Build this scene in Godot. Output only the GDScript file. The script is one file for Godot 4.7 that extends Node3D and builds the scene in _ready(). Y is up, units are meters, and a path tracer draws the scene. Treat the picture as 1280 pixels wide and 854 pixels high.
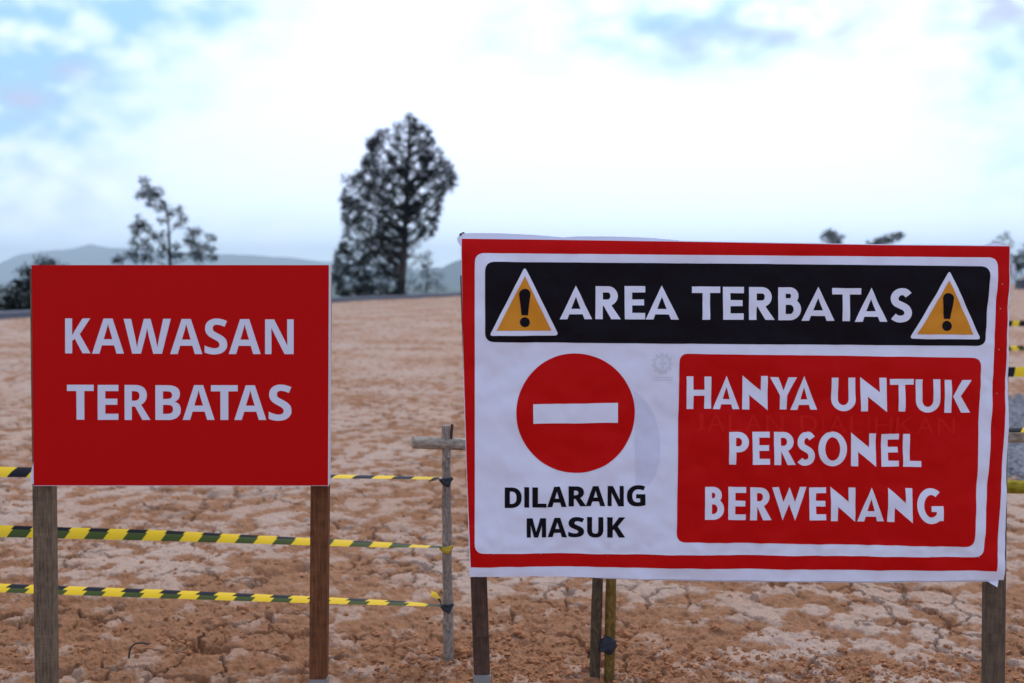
extends Node3D
# A bare clay site behind two prohibition signs. Units are metres, the camera looks along -z.

const F := 1245.0            # focal length in pixels of a 1280 x 854 picture (a 35 mm lens)
const EYE := 1.5             # height of the lens
const PITCH := 3.77          # degrees down: horizon 82 px above the middle
var rng := RandomNumberGenerator.new()
var noise := FastNoiseLite.new()
var cell := FastNoiseLite.new()
var flake := FastNoiseLite.new()
var used := {}
var M := {}

# ------------------------------------------------------------------ helpers
func numbered(n: String) -> String:
	if not used.has(n):
		used[n] = 0
		return n
	used[n] += 1
	return "%s_%03d" % [n, used[n]]

func tag(o: Node3D, label: String, category: String, group := "", kind := "") -> void:
	if label: o.set_meta("label", label)
	if category: o.set_meta("category", category)
	if group: o.set_meta("group", group)
	if kind: o.set_meta("kind", kind)

func thing(called: String, label: String, category: String, at := Vector3.ZERO, group := "") -> Node3D:
	var o := Node3D.new()
	o.name = numbered(called)
	add_child(o)
	o.position = at
	tag(o, label, category, group)
	return o

func part(called: String, mesh: Mesh, m: Material, parent: Node3D) -> MeshInstance3D:
	var o := MeshInstance3D.new()
	o.name = called if parent != self else numbered(called)
	o.mesh = mesh
	o.material_override = m
	parent.add_child(o, true)
	return o

func structure(called: String, mesh: Mesh, m: Material) -> MeshInstance3D:
	var o := part(called, mesh, m, self)
	o.set_meta("kind", "structure")
	return o

# the point on the ray through a pixel of the photograph, at a depth along -z
func at(px: float, py: float, depth: float) -> Vector3:
	var d := Vector3((px - 640.0) / F, -(py - 427.0) / F, -1.0).rotated(Vector3.RIGHT, -deg_to_rad(PITCH))
	return Vector3(0, EYE, 0) + d * (depth / -d.z)

func on_ground(px: float, py: float) -> Vector3:
	var d := Vector3((px - 640.0) / F, -(py - 427.0) / F, -1.0).rotated(Vector3.RIGHT, -deg_to_rad(PITCH))
	return Vector3(0, EYE, 0) + d * (EYE / -d.y)

func lin(r: float, g: float, b: float) -> Color:
	return Color(r, g, b).linear_to_srgb()

func mat(called: String, c: Color, rough := 0.8, spec := 0.3) -> StandardMaterial3D:
	var m := StandardMaterial3D.new()
	m.resource_name = called
	m.albedo_color = c
	m.roughness = rough
	m.metallic_specular = spec
	M[called] = m
	return m

func mesh_of(v: PackedVector3Array, n: PackedVector3Array, idx: PackedInt32Array, uv := PackedVector2Array(), col := PackedColorArray()) -> ArrayMesh:
	var a := []
	a.resize(Mesh.ARRAY_MAX)
	a[Mesh.ARRAY_VERTEX] = v
	a[Mesh.ARRAY_NORMAL] = n
	if uv.size(): a[Mesh.ARRAY_TEX_UV] = uv
	if col.size(): a[Mesh.ARRAY_COLOR] = col
	a[Mesh.ARRAY_INDEX] = idx
	var m := ArrayMesh.new()
	m.add_surface_from_arrays(Mesh.PRIMITIVE_TRIANGLES, a)
	return m

# a round bar along points with a radius at each; wob roughens it
func tube(pts: Array, radii: Array, sides := 12, wob := 0.0, seed_at := 0.0) -> ArrayMesh:
	var v := PackedVector3Array()
	var n := PackedVector3Array()
	var uv := PackedVector2Array()
	var idx := PackedInt32Array()
	var along := 0.0
	for i in pts.size():
		var p: Vector3 = pts[i]
		var a: Vector3 = pts[maxi(i - 1, 0)]
		var b: Vector3 = pts[mini(i + 1, pts.size() - 1)]
		var t := (b - a).normalized()
		var side := t.cross(Vector3.FORWARD if absf(t.z) < 0.9 else Vector3.UP).normalized()
		var up := side.cross(t).normalized()
		if i > 0: along += p.distance_to(pts[i - 1])
		for k in sides + 1:
			var w := TAU * k / sides
			var dir := side * cos(w) + up * sin(w)
			var r: float = radii[i]
			if wob > 0.0: r *= 1.0 + wob * noise.get_noise_3d(seed_at + cos(w) * 30.0, along * 400.0, sin(w) * 30.0)
			v.append(p + dir * r)
			n.append(dir)
			uv.append(Vector2(float(k) / sides, along))
	var m := sides + 1
	for i in pts.size() - 1:
		for k in sides:
			var a := i * m + k
			idx.append_array([a, a + 1, a + m, a + 1, a + m + 1, a + m])
	for e in [0, pts.size() - 1]:
		var c := v.size()
		var t: Vector3 = (pts[1] - pts[0]).normalized() * -1.0 if e == 0 else (pts[e] - pts[e - 1]).normalized()
		v.append(pts[e]); n.append(t); uv.append(Vector2(0.5, 0.5))
		for k in sides + 1:
			v.append(v[e * m + k]); n.append(t); uv.append(Vector2(0.5, 0.5))
		for k in sides:
			if e == 0: idx.append_array([c, c + 2 + k, c + 1 + k])
			else: idx.append_array([c, c + 1 + k, c + 2 + k])
	return mesh_of(v, n, idx, uv)

# a sawn timber between two points with chamfered long edges
func timber(a: Vector3, b: Vector3, w: float, t: float, ch := 0.004, yaw := 0.0) -> ArrayMesh:
	var dir := (b - a).normalized()
	var x := Vector3.RIGHT.rotated(Vector3.UP, yaw)
	if absf(dir.x) > 0.7: x = Vector3.UP
	x = (x - dir * x.dot(dir)).normalized()
	var z := x.cross(dir).normalized()
	var ring: Array = []
	for s in [[-1, -1], [1, -1], [1, 1], [-1, 1]]:
		var hw: float = w / 2
		var ht: float = t / 2
		var p1 := Vector2(s[0] * hw, s[1] * (ht - ch))
		var p2 := Vector2(s[0] * (hw - ch), s[1] * ht)
		if s[0] * s[1] > 0: ring.append_array([p2, p1] if false else [p1, p2])
		else: ring.append_array([p2, p1])
	var st := SurfaceTool.new()
	st.begin(Mesh.PRIMITIVE_TRIANGLES)
	st.set_smooth_group(-1)
	var c := Vector2.ZERO
	ring.sort_custom(func(p, q): return p.angle() < q.angle())
	for i in 8:
		var p: Vector2 = ring[i]
		var q: Vector2 = ring[(i + 1) % 8]
		var quad := [a + x * p.x + z * p.y, a + x * q.x + z * q.y, b + x * q.x + z * q.y, b + x * p.x + z * p.y]
		for k in [0, 1, 2, 0, 2, 3]: st.add_vertex(quad[k])
		for k in [a + x * c.x, a + x * q.x + z * q.y, a + x * p.x + z * p.y, b, b + x * p.x + z * p.y, b + x * q.x + z * q.y]: st.add_vertex(k)
	st.generate_normals()
	return st.commit()

# ------------------------------------------------------------------ flat print on a curved sheet
# A shape is a list of groups; a group is a list of contours (even-odd), groups are joined.
func spans(groups: Array, y: float) -> Array:
	var all: Array = []
	for g in groups:
		var xs: Array = []
		for c in g:
			for i in c.size():
				var p: Vector2 = c[i]
				var q: Vector2 = c[(i + 1) % c.size()]
				if (p.y <= y) != (q.y <= y): xs.append(p.x + (q.x - p.x) * (y - p.y) / (q.y - p.y))
		xs.sort()
		for i in xs.size() / 2: all.append([xs[2 * i], xs[2 * i + 1]])
	all.sort_custom(func(p, q): return p[0] < q[0])
	var out: Array = []
	for s in all:
		if out.size() and s[0] <= out[-1][1] + 1e-4: out[-1][1] = maxf(out[-1][1], s[1])
		else: out.append([s[0], s[1]])
	return out

func trapezoids(groups: Array, step := 1e9) -> Array:
	var ys: Array = []
	for g in groups:
		for c in g:
			for p in c: ys.append(p.y)
	ys.sort()
	var cuts: Array = [ys[0]]
	for y in ys:
		if y - cuts[-1] > 1e-3: cuts.append(y)
	var out: Array = []
	for i in cuts.size() - 1:
		var parts := int(ceil((cuts[i + 1] - cuts[i]) / step))
		for k in parts:
			var y0: float = lerpf(cuts[i], cuts[i + 1], float(k) / parts)
			var y1: float = lerpf(cuts[i], cuts[i + 1], float(k + 1) / parts)
			var e := (y1 - y0) * 0.002
			var a := spans(groups, y0 + e)
			var b := spans(groups, y1 - e)
			if a.size() != b.size():
				a = spans(groups, (y0 + y1) / 2)
				b = a
			for j in a.size(): out.append(PackedVector2Array([Vector2(a[j][0], y0), Vector2(a[j][1], y0), Vector2(b[j][1], y1), Vector2(b[j][0], y1)]))
	return out

func half(poly: PackedVector2Array, axis: int, at_: float, keep_less: bool) -> PackedVector2Array:
	var out := PackedVector2Array()
	var s := 1.0 if keep_less else -1.0
	for i in poly.size():
		var p := poly[i]
		var q := poly[(i + 1) % poly.size()]
		var a := (p[axis] - at_) * s
		var b := (q[axis] - at_) * s
		if a <= 0.0: out.append(p)
		if (a < 0.0 and b > 0.0) or (a > 0.0 and b < 0.0): out.append(p + (q - p) * (a / (a - b)))
	return out

# lays the shape (in photograph pixels) on a sheet: surf(px, py) gives the point, lift raises it
func lay(groups: Array, surf: Callable, lift: float, grid := 4.0, step := 1e9) -> ArrayMesh:
	var v := PackedVector3Array()
	var n := PackedVector3Array()
	var idx := PackedInt32Array()
	for t: PackedVector2Array in trapezoids(groups, step):
		for r in range(int(floor(t[0].y / grid)), int(floor((t[2].y - 1e-6) / grid)) + 1):
			var strip := half(half(t, 1, r * grid, false), 1, (r + 1) * grid, true)
			if strip.size() < 3: continue
			var lo := 1e9
			var hi := -1e9
			for p in strip:
				lo = minf(lo, p.x)
				hi = maxf(hi, p.x)
			for c in range(int(floor(lo / grid)), int(floor((hi - 1e-6) / grid)) + 1):
				var piece := half(half(strip, 0, c * grid, false), 0, (c + 1) * grid, true)
				if piece.size() < 3: continue
				var first := v.size()
				for p in piece:
					var o: Vector3 = surf.call(p.x, p.y)
					var dx: Vector3 = surf.call(p.x + 2.5, p.y) - surf.call(p.x - 2.5, p.y)
					var dy: Vector3 = surf.call(p.x, p.y + 2.5) - surf.call(p.x, p.y - 2.5)
					var nn := dy.cross(dx).normalized()
					v.append(o + nn * lift * 1.6)
					n.append(nn)
				for k in range(1, piece.size() - 1): idx.append_array([first, first + k, first + k + 1])
	return mesh_of(v, n, idx)

func rounded(pts: Array, r: float) -> Array:
	var out := PackedVector2Array()
	for i in pts.size():
		var p: Vector2 = pts[i]
		var a: Vector2 = (pts[i - 1] - p).normalized() * r
		var b: Vector2 = (pts[(i + 1) % pts.size()] - p).normalized() * r
		for k in 7:
			var t := k / 6.0
			out.append((p + a) * (1 - t) * (1 - t) + p * 2 * t * (1 - t) + (p + b) * t * t)
	return [[out]]

func ellipse(c: Vector2, rx: float, ry: float, n := 56) -> PackedVector2Array:
	var out := PackedVector2Array()
	for i in n: out.append(c + Vector2(cos(TAU * i / n) * rx, sin(TAU * i / n) * ry))
	return out

func stroke(pts: Array, t: float) -> Array:
	var out: Array = []
	for i in pts.size() - 1:
		var p: Vector2 = pts[i]
		var q: Vector2 = pts[i + 1]
		var d0: Vector2 = (pts[mini(i + 1, pts.size() - 1)] - pts[maxi(i - 1, 0)]).normalized().orthogonal() * t / 2
		var d1: Vector2 = (pts[mini(i + 2, pts.size() - 1)] - pts[i]).normalized().orthogonal() * t / 2
		out.append([PackedVector2Array([p - d0, p + d0, q + d1, q - d1])])
	return out

func smooth_path(pts: Array, each := 6) -> Array:
	var out: Array = []
	for i in pts.size() - 1:
		for k in each: out.append(pts[i].cubic_interpolate(pts[i + 1], pts[maxi(i - 1, 0)], pts[mini(i + 2, pts.size() - 1)], float(k) / each))
	out.append(pts[-1])
	return out

func box2(x0: float, y0: float, x1: float, y1: float) -> Array:
	return [PackedVector2Array([Vector2(x0, y0), Vector2(x1, y0), Vector2(x1, y1), Vector2(x0, y1)])]

func poly2(a: Array) -> Array:
	var out := PackedVector2Array()
	for i in a.size() / 2: out.append(Vector2(a[2 * i], a[2 * i + 1]))
	return [out]

func bowl(x0: float, x1: float, y0: float, y1: float, t: float, b: float) -> Array:
	# a D-shaped loop: outer and inner contour
	var r := (y1 - y0) / 2
	var xs := maxf(x1 - r * 1.02, x0)
	var o := PackedVector2Array([Vector2(x0, y0)])
	var n := PackedVector2Array([Vector2(x0, y0 + b)])
	for i in 15:
		var w := -PI / 2 + PI * i / 14.0
		o.append(Vector2(xs + cos(w) * (x1 - xs), y0 + r + sin(w) * r))
		n.append(Vector2(xs + cos(w) * (x1 - xs - t), y0 + r + sin(w) * (r - b)))
	o.append(Vector2(x0, y1))
	n.append(Vector2(x0, y1 - b))
	return [o, n]

# geometric capitals, y up, in a box w x h with stem t and bar b
func capital(ch: String, w: float, h: float, t: float, b: float) -> Array:
	var lw := t * 1.12
	match ch:
		"A":
			lw = t * 1.04
			var ia := h * 0.67
			var k := (w / 2 - lw) / ia
			var b0 := h * 0.145
			var b1 := h * 0.305
			return [poly2([0, 0, lw, 0, lw + b0 * k, b0, w - lw - b0 * k, b0, w - lw, 0, w, 0, w / 2, h]) + poly2([lw + b1 * k, b1, w - lw - b1 * k, b1, w / 2, ia])]
		"E": return [box2(0, 0, t, h), box2(0, 0, w * 0.98, b), box2(0, h - b, w, h), box2(0, h * 0.5 - b * 0.45, w * 0.94, h * 0.5 + b * 0.5)]
		"T": return [box2(0, h - b, w, h), box2(w / 2 - t / 2, 0, w / 2 + t / 2, h)]
		"L": return [box2(0, 0, t, h), box2(0, 0, w, b)]
		"H": return [box2(0, 0, t, h), box2(w - t, 0, w, h), box2(0, h * 0.5 - b * 0.5, w, h * 0.5 + b * 0.5)]
		"R": return [box2(0, 0, t, h), bowl(0, w * 0.9, h * 0.4, h, t, b), poly2([w * 0.3, h * 0.44, w * 0.6, h * 0.46, w, 0, w - t * 1.25, 0])]
		"P": return [box2(0, 0, t, h), bowl(0, w, h * 0.38, h, t, b)]
		"B": return [box2(0, 0, t, h), bowl(0, w * 0.88, h * 0.48, h, t, b), bowl(0, w, 0, h * 0.48 + b * 0.95, t, b)]
		"N": return [poly2([0, 0.02 * h, t, 0.02 * h, t, h * 0.7, 0, h]), poly2([0, h, 0, h * 0.6, w, 0, w, h * 0.4]), poly2([w - t, h * 0.98, w, h * 0.98, w, 0, w - t, h * 0.3])]
		"Y": return [poly2([0, h, lw * 1.12, h, w / 2, h * 0.58, w - lw * 1.12, h, w, h, w / 2 + t / 2, h * 0.43, w / 2 + t / 2, 0, w / 2 - t / 2, 0, w / 2 - t / 2, h * 0.43])]
		"K": return [box2(0, 0, t, h), poly2([w * 0.3, h * 0.5, w * 0.66, h, w, h, w * 0.6, h * 0.5]), poly2([w * 0.3, h * 0.51, w * 0.6, h * 0.51, w, 0, w * 0.64, 0])]
		"W":
			lw = t * 0.98
			var y2 := h * 0.175 * w / (0.17 * w + lw)
			var f := 2.0 * lw / (0.5 * w + lw)
			var nx := lw + 0.33 * w * (1.0 - f)
			return [poly2([0, h, lw, h, nx, h * f, w * 0.5, h, w * 1.01 - nx, h * f, w - lw, h, w, h, w * 0.68, 0, w * 0.505, y2, w * 0.33, 0])]
		"O": return [[ellipse(Vector2(w, h) / 2, w / 2, h / 2), ellipse(Vector2(w, h) / 2, w / 2 - t, h / 2 - b)]]
		"U":
			var o := PackedVector2Array([Vector2(0, h)])
			var inner := PackedVector2Array()
			for i in 17:
				var a := PI + PI * i / 16.0
				o.append(Vector2(w / 2 + cos(a) * w / 2, w / 2 + sin(a) * w / 2))
				inner.append(Vector2(w / 2 + cos(a) * (w / 2 - t), w / 2 + sin(a) * (w / 2 - b)))
			o.append_array([Vector2(w, h), Vector2(w - t, h)])
			inner.reverse()
			o.append_array(inner)
			o.append(Vector2(t, h))
			return [[o]]
		"G":
			var pts: Array = []
			for i in 33:
				var a := deg_to_rad(52.0 + (322.0 - 52.0) * i / 32.0)
				pts.append(Vector2(w * 0.54 + cos(a) * (w * 0.54 - t / 2), h / 2 + sin(a) * (h / 2 - b / 2)))
			return stroke(pts, t * 0.98) + [box2(w - t, h * 0.08, w, h * 0.5), box2(w * 0.54, h * 0.5 - b * 0.95, w, h * 0.5)]
		"S":
			var norm := [[0.97, 0.87], [0.76, 0.975], [0.5, 1.0], [0.22, 0.93], [0.07, 0.76], [0.16, 0.6], [0.45, 0.51], [0.8, 0.4], [0.95, 0.23], [0.82, 0.06], [0.5, 0.0], [0.22, 0.02], [0.0, 0.1]]
			var pts: Array = []
			for p in norm: pts.append(Vector2(t * 0.45 + p[0] * (w - t * 0.9), b * 0.5 + p[1] * (h - b)))
			return stroke(smooth_path(pts, 4), t * 0.95)
	return []

var fonts := {}
func outline(ch: String, weight: int) -> Array:
	if not fonts.has(weight):
		var f := SystemFont.new()
		f.font_names = PackedStringArray(["Droid Sans"])
		f.font_weight = weight
		fonts[weight] = f
	var ts := TextServerManager.get_primary_interface()
	var rid: RID = fonts[weight].get_rids()[0]
	var d: Dictionary = ts.font_get_glyph_contours(rid, 512, ts.font_get_glyph_index(rid, 512, ch.unicode_at(0), 0))
	var group: Array = []
	var start := 0
	for last in d.contours:
		var raw: Array = []
		for i in range(start, last + 1):
			var p: Vector3 = d.points[i]
			if raw.size() and raw[-1].z == 0.0 and p.z == 0.0: raw.append(Vector3((raw[-1].x + p.x) / 2, (raw[-1].y + p.y) / 2, 1.0))
			raw.append(p)
		var c := PackedVector2Array()
		for i in raw.size():
			var p: Vector3 = raw[i]
			if p.z != 0.0:
				c.append(Vector2(p.x, p.y))
			else:
				var a: Vector3 = raw[i - 1]
				var b: Vector3 = raw[(i + 1) % raw.size()]
				for k in [0.25, 0.5, 0.75]: c.append(Vector2(a.x, a.y) * (1 - k) * (1 - k) + Vector2(p.x, p.y) * 2 * k * (1 - k) + Vector2(b.x, b.y) * k * k)
		group.append(c)
		start = last + 1
	return [group]

# thickens a fitted glyph by d pixels
func bolder(groups: Array, d: float) -> Array:
	var out: Array = []
	for g in groups:
		var gg: Array = []
		for c in g:
			var hole := false
			for other in g:
				if other != c and Geometry2D.is_point_in_polygon(c[0], other): hole = not hole
			var r := Geometry2D.offset_polygon(c, -d if hole else d, Geometry2D.JOIN_MITER)
			gg.append(r[0] if r.size() else c)
		out.append(gg)
	return out

# fits a glyph (y up if up) into a pixel box; returns groups in photograph pixels
func fit(groups: Array, x0: float, y0: float, x1: float, y1: float, up: bool, lean := 0.0) -> Array:
	var lo := Vector2(1e9, 1e9)
	var hi := -lo
	for g in groups:
		for c in g:
			for p in c:
				lo = lo.min(p)
				hi = hi.max(p)
	var out: Array = []
	for g in groups:
		var gg: Array = []
		for c in g:
			var cc := PackedVector2Array()
			for p in c:
				var t: Vector2 = (p - lo) / (hi - lo)
				if up: t.y = 1.0 - t.y
				cc.append(Vector2(lerpf(x0, x1, t.x) + lean * (0.5 - t.y), lerpf(y0, y1, t.y)))
			gg.append(cc)
		out.append(gg)
	return out

func geometric(ch: String, x0: float, y0: float, x1: float, y1: float, t: float, b: float) -> Array:
	return fit(capital(ch, x1 - x0, y1 - y0, t, b), x0, y0, x1, y1, true)

# ------------------------------------------------------------------ ground
const E0 := Vector2(-18, 35)
const E1 := Vector2(-4, 75)
func beyond_edge(x: float, d: float) -> float:
	var t := (E1 - E0).normalized()
	var s := (x - E0.x) * -t.y + (d - E0.y) * t.x
	return maxf(s, d - 190.0)

func ground_height(x: float, d: float) -> float:
	var s := beyond_edge(x, d)
	var h := 0.035 * noise.get_noise_2d(x * 28.0, d * 28.0) * smoothstep(0.0, 4.0, absf(d - 2.0) + absf(x) * 0.5)
	if s > 0.0:
		h -= minf(s * 0.42, 34.0) - 9.0 * noise.get_noise_2d(x * 0.9, d * 0.9) * smoothstep(20.0, 160.0, s)
	return h

# height and colour of the dried clay at a point: x, metres ahead
func clay(x: float, d: float, fine: float) -> Array:
	var h := ground_height(x, d)
	var broad := noise.get_noise_2d(x * 45.0, d * 45.0 + 9.0)
	# the machine-graded part of the site, covered with pale dust, has a ragged edge that runs obliquely
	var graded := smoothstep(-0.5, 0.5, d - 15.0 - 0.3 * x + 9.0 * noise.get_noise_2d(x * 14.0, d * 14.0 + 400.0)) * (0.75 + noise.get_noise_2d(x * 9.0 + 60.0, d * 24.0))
	# loose soil dug up along the line of the barrier
	var dug := exp(-pow((d - 3.7 + 1.1 * broad) / 0.75, 2.0))
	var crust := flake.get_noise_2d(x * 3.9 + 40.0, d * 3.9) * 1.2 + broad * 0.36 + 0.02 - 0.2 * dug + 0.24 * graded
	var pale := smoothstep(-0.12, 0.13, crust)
	var grain := 0.0
	if fine > 0.0:
		grain = noise.get_noise_2d(x * 2100.0, d * 2100.0)
		var lumps := flake.get_noise_2d(x * 6.5 + 5.0, d * 6.5 - 60.0)
		var ledge := smoothstep(0.0, 0.05, lumps + 0.08)
		var chip := smoothstep(0.0, 0.035, flake.get_noise_2d(x * 15.0 + 90.0, d * 15.0) + 0.05)
		h += fine * (pale * 0.007 + ledge * 0.006 + chip * 0.004 + lumps * 0.009 * (1.25 - pale) + grain * 0.006 * (1.2 - pale) + crust * 0.002)
		var wx := x + 0.10 * noise.get_noise_2d(x * 300.0, d * 300.0 + 33.0) + 0.02 * grain
		var wd := d + 0.10 * noise.get_noise_2d(x * 300.0 + 77.0, d * 300.0)
		var c := cell.get_noise_2d(wx * 100.0, wd * 100.0) + 1.0
		var where := smoothstep(-0.06, 0.16, noise.get_noise_2d(x * 110.0 + 300.0, d * 110.0))
		h -= fine * 0.04 * (1.0 - smoothstep(0.005, 0.085, c)) * where
	var tone := 0.5 + 0.5 * noise.get_noise_2d(x * 18.0 + 11.0, d * 18.0) + 0.35 * flake.get_noise_2d(x * 5.0, d * 5.0 + 20.0)
	var brown := Color(0.27, 0.115, 0.05).lerp(Color(0.40, 0.195, 0.10), clampf(tone, 0.0, 1.0))
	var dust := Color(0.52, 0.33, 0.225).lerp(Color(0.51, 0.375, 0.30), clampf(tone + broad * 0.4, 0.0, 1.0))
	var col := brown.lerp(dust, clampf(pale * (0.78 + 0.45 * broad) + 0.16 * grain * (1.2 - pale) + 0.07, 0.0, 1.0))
	var s := beyond_edge(x, d)
	if s > 0.5: col = Color(0.05, 0.075, 0.035).lerp(Color(0.1, 0.11, 0.06), 0.5 + 0.5 * noise.get_noise_2d(x * 3.0, d * 3.0))
	return [h, col]

func build_ground() -> void:
	var ss := PackedFloat32Array()
	var s := 0.0
	var ds := 0.0013
	while s < 2.2:
		ss.append(s)
		if s > 0.57: ds *= 1.07
		s += ds
	var cols := PackedFloat32Array()
	for i in range(ss.size() - 1, 0, -1): cols.append(-ss[i])
	cols.append_array(ss)
	var rows := PackedFloat32Array([-60.0, -40.0, -25.0, -15.0, -9.0, -5.0, -2.5, -1.0, 0.0, 0.6, 1.1, 1.5, 1.8, 2.0, 2.2, 2.4, 2.6, 2.8, 2.95])
	var d := 3.05
	while d < 6400.0:
		rows.append(d)
		var k := 0.0019 + 0.0066 * smoothstep(5.0, 22.0, d)
		if d > 160.0: k = 0.05
		d *= 1.0 + k
	var nc := cols.size()
	var v := PackedVector3Array()
	var col := PackedColorArray()
	v.resize(nc * rows.size())
	col.resize(nc * rows.size())
	for r in rows.size():
		var dd := rows[r]
		var wide := dd + 0.2 if dd >= 1.5 else 1.7 + (1.5 - dd) * 1.0
		var fine := smoothstep(2.5, 3.1, dd) * (1.0 - 0.6 * smoothstep(9.0, 30.0, dd)) if dd < 40.0 else 0.0
		for c in nc:
			var x := cols[c] * wide
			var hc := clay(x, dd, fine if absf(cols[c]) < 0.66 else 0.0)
			v[r * nc + c] = Vector3(x, hc[0], -dd)
			col[r * nc + c] = hc[1]
	var idx := PackedInt32Array()
	idx.resize((nc - 1) * (rows.size() - 1) * 6)
	var at_ := 0
	for r in rows.size() - 1:
		for c in nc - 1:
			var a := r * nc + c
			idx[at_] = a; idx[at_ + 1] = a + nc; idx[at_ + 2] = a + 1
			idx[at_ + 3] = a + 1; idx[at_ + 4] = a + nc; idx[at_ + 5] = a + nc + 1
			at_ += 6
	var n := PackedVector3Array()
	n.resize(v.size())
	for r in rows.size():
		var r0 := maxi(r - 1, 0) * nc
		var r1 := mini(r + 1, rows.size() - 1) * nc
		for c in nc:
			var ex := v[r * nc + mini(c + 1, nc - 1)] - v[r * nc + maxi(c - 1, 0)]
			var ez := v[r1 + c] - v[r0 + c]
			n[r * nc + c] = ex.cross(ez).normalized()
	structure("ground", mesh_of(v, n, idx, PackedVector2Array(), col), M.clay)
	print("ground ", v.size(), " vertices")

func height_at(x: float, d: float) -> float:
	return clay(x, d, smoothstep(2.5, 3.1, d) * (1.0 - 0.6 * smoothstep(9.0, 30.0, d)) if d < 40.0 else 0.0)[0]

func lump(sides: int, rings: int, rough: float, seed_at: float) -> ArrayMesh:
	var v := PackedVector3Array()
	var n := PackedVector3Array()
	var idx := PackedInt32Array()
	for j in rings + 1:
		for i in sides + 1:
			var a := TAU * i / sides
			var e := PI * j / rings - PI / 2
			var dir := Vector3(cos(e) * cos(a), sin(e), cos(e) * sin(a))
			var r := 1.0 + rough * noise.get_noise_3d(dir.x * 90.0 + seed_at, dir.y * 90.0, dir.z * 90.0) + rough * 0.5 * noise.get_noise_3d(dir.x * 260.0 + seed_at, dir.y * 260.0, dir.z * 260.0)
			v.append(dir * r)
	var m := sides + 1
	for j in rings:
		for i in sides:
			var a := j * m + i
			idx.append_array([a, a + 1, a + m, a + 1, a + m + 1, a + m])
	var st := SurfaceTool.new()
	st.begin(Mesh.PRIMITIVE_TRIANGLES)
	for k in idx: 
		st.set_smooth_group(-1)
		st.add_vertex(v[k])
	st.generate_normals()
	return st.commit()

# ------------------------------------------------------------------ trees
func leaf_mesh(clumps: Array, per: float, size: float, dark: Color, lightc: Color) -> ArrayMesh:
	var v := PackedVector3Array()
	var n := PackedVector3Array()
	var idx := PackedInt32Array()
	var col := PackedColorArray()
	for c in clumps:
		var p: Vector3 = c[0]
		var r: float = c[1]
		var count := int(per * r * r)
		var tint := rng.randf()
		for i in count:
			var o := Vector3(rng.randfn(), rng.randfn() * 0.9, rng.randfn()) * r * 0.55
			if o.length() > r * 1.25: o = o.normalized() * r * rng.randf_range(0.6, 1.25)
			var ax := Vector3(rng.randfn(), rng.randfn() * 0.6 - 0.2, rng.randfn()).normalized()
			var nn := ax.cross(Vector3(rng.randfn(), rng.randfn(), rng.randfn())).normalized()
			var sd := ax.cross(nn)
			var l := size * rng.randf_range(0.7, 1.4)
			var q := p + o
			var f := v.size()
			v.append_array([q - ax * l, q + sd * l * 0.42, q + ax * l, q - sd * l * 0.42])
			n.append_array([nn, nn, nn, nn])
			var cc := dark.lerp(lightc, clampf(tint * 0.5 + rng.randf() * 0.5, 0.0, 1.0))
			col.append_array([cc, cc, cc, cc])
			idx.append_array([f, f + 1, f + 2, f, f + 2, f + 3])
	return mesh_of(v, n, idx, PackedVector2Array(), col)

func limbs(trunk: Array, clumps: Array, r0: float, every: int) -> ArrayMesh:
	var st := SurfaceTool.new()
	st.begin(Mesh.PRIMITIVE_TRIANGLES)
	for i in clumps.size():
		if i % every: continue
		var tip: Vector3 = clumps[i][0]
		var best: Vector3 = trunk[0]
		var drop := rng.randf_range(0.25, 0.8)
		for k in trunk.size() - 1:
			var p: Vector3 = trunk[k].lerp(trunk[k + 1], rng.randf())
			if p.y < tip.y - drop * Vector2(tip.x - p.x, tip.z - p.z).length() and p.y > best.y: best = p
		var mid := best.lerp(tip, 0.55) + Vector3(0, -0.08 * best.distance_to(tip), 0)
		st.append_from(tube([best, mid, tip], [r0, r0 * 0.6, r0 * 0.2], 5), 0, Transform3D())
	return st.commit()

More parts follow.
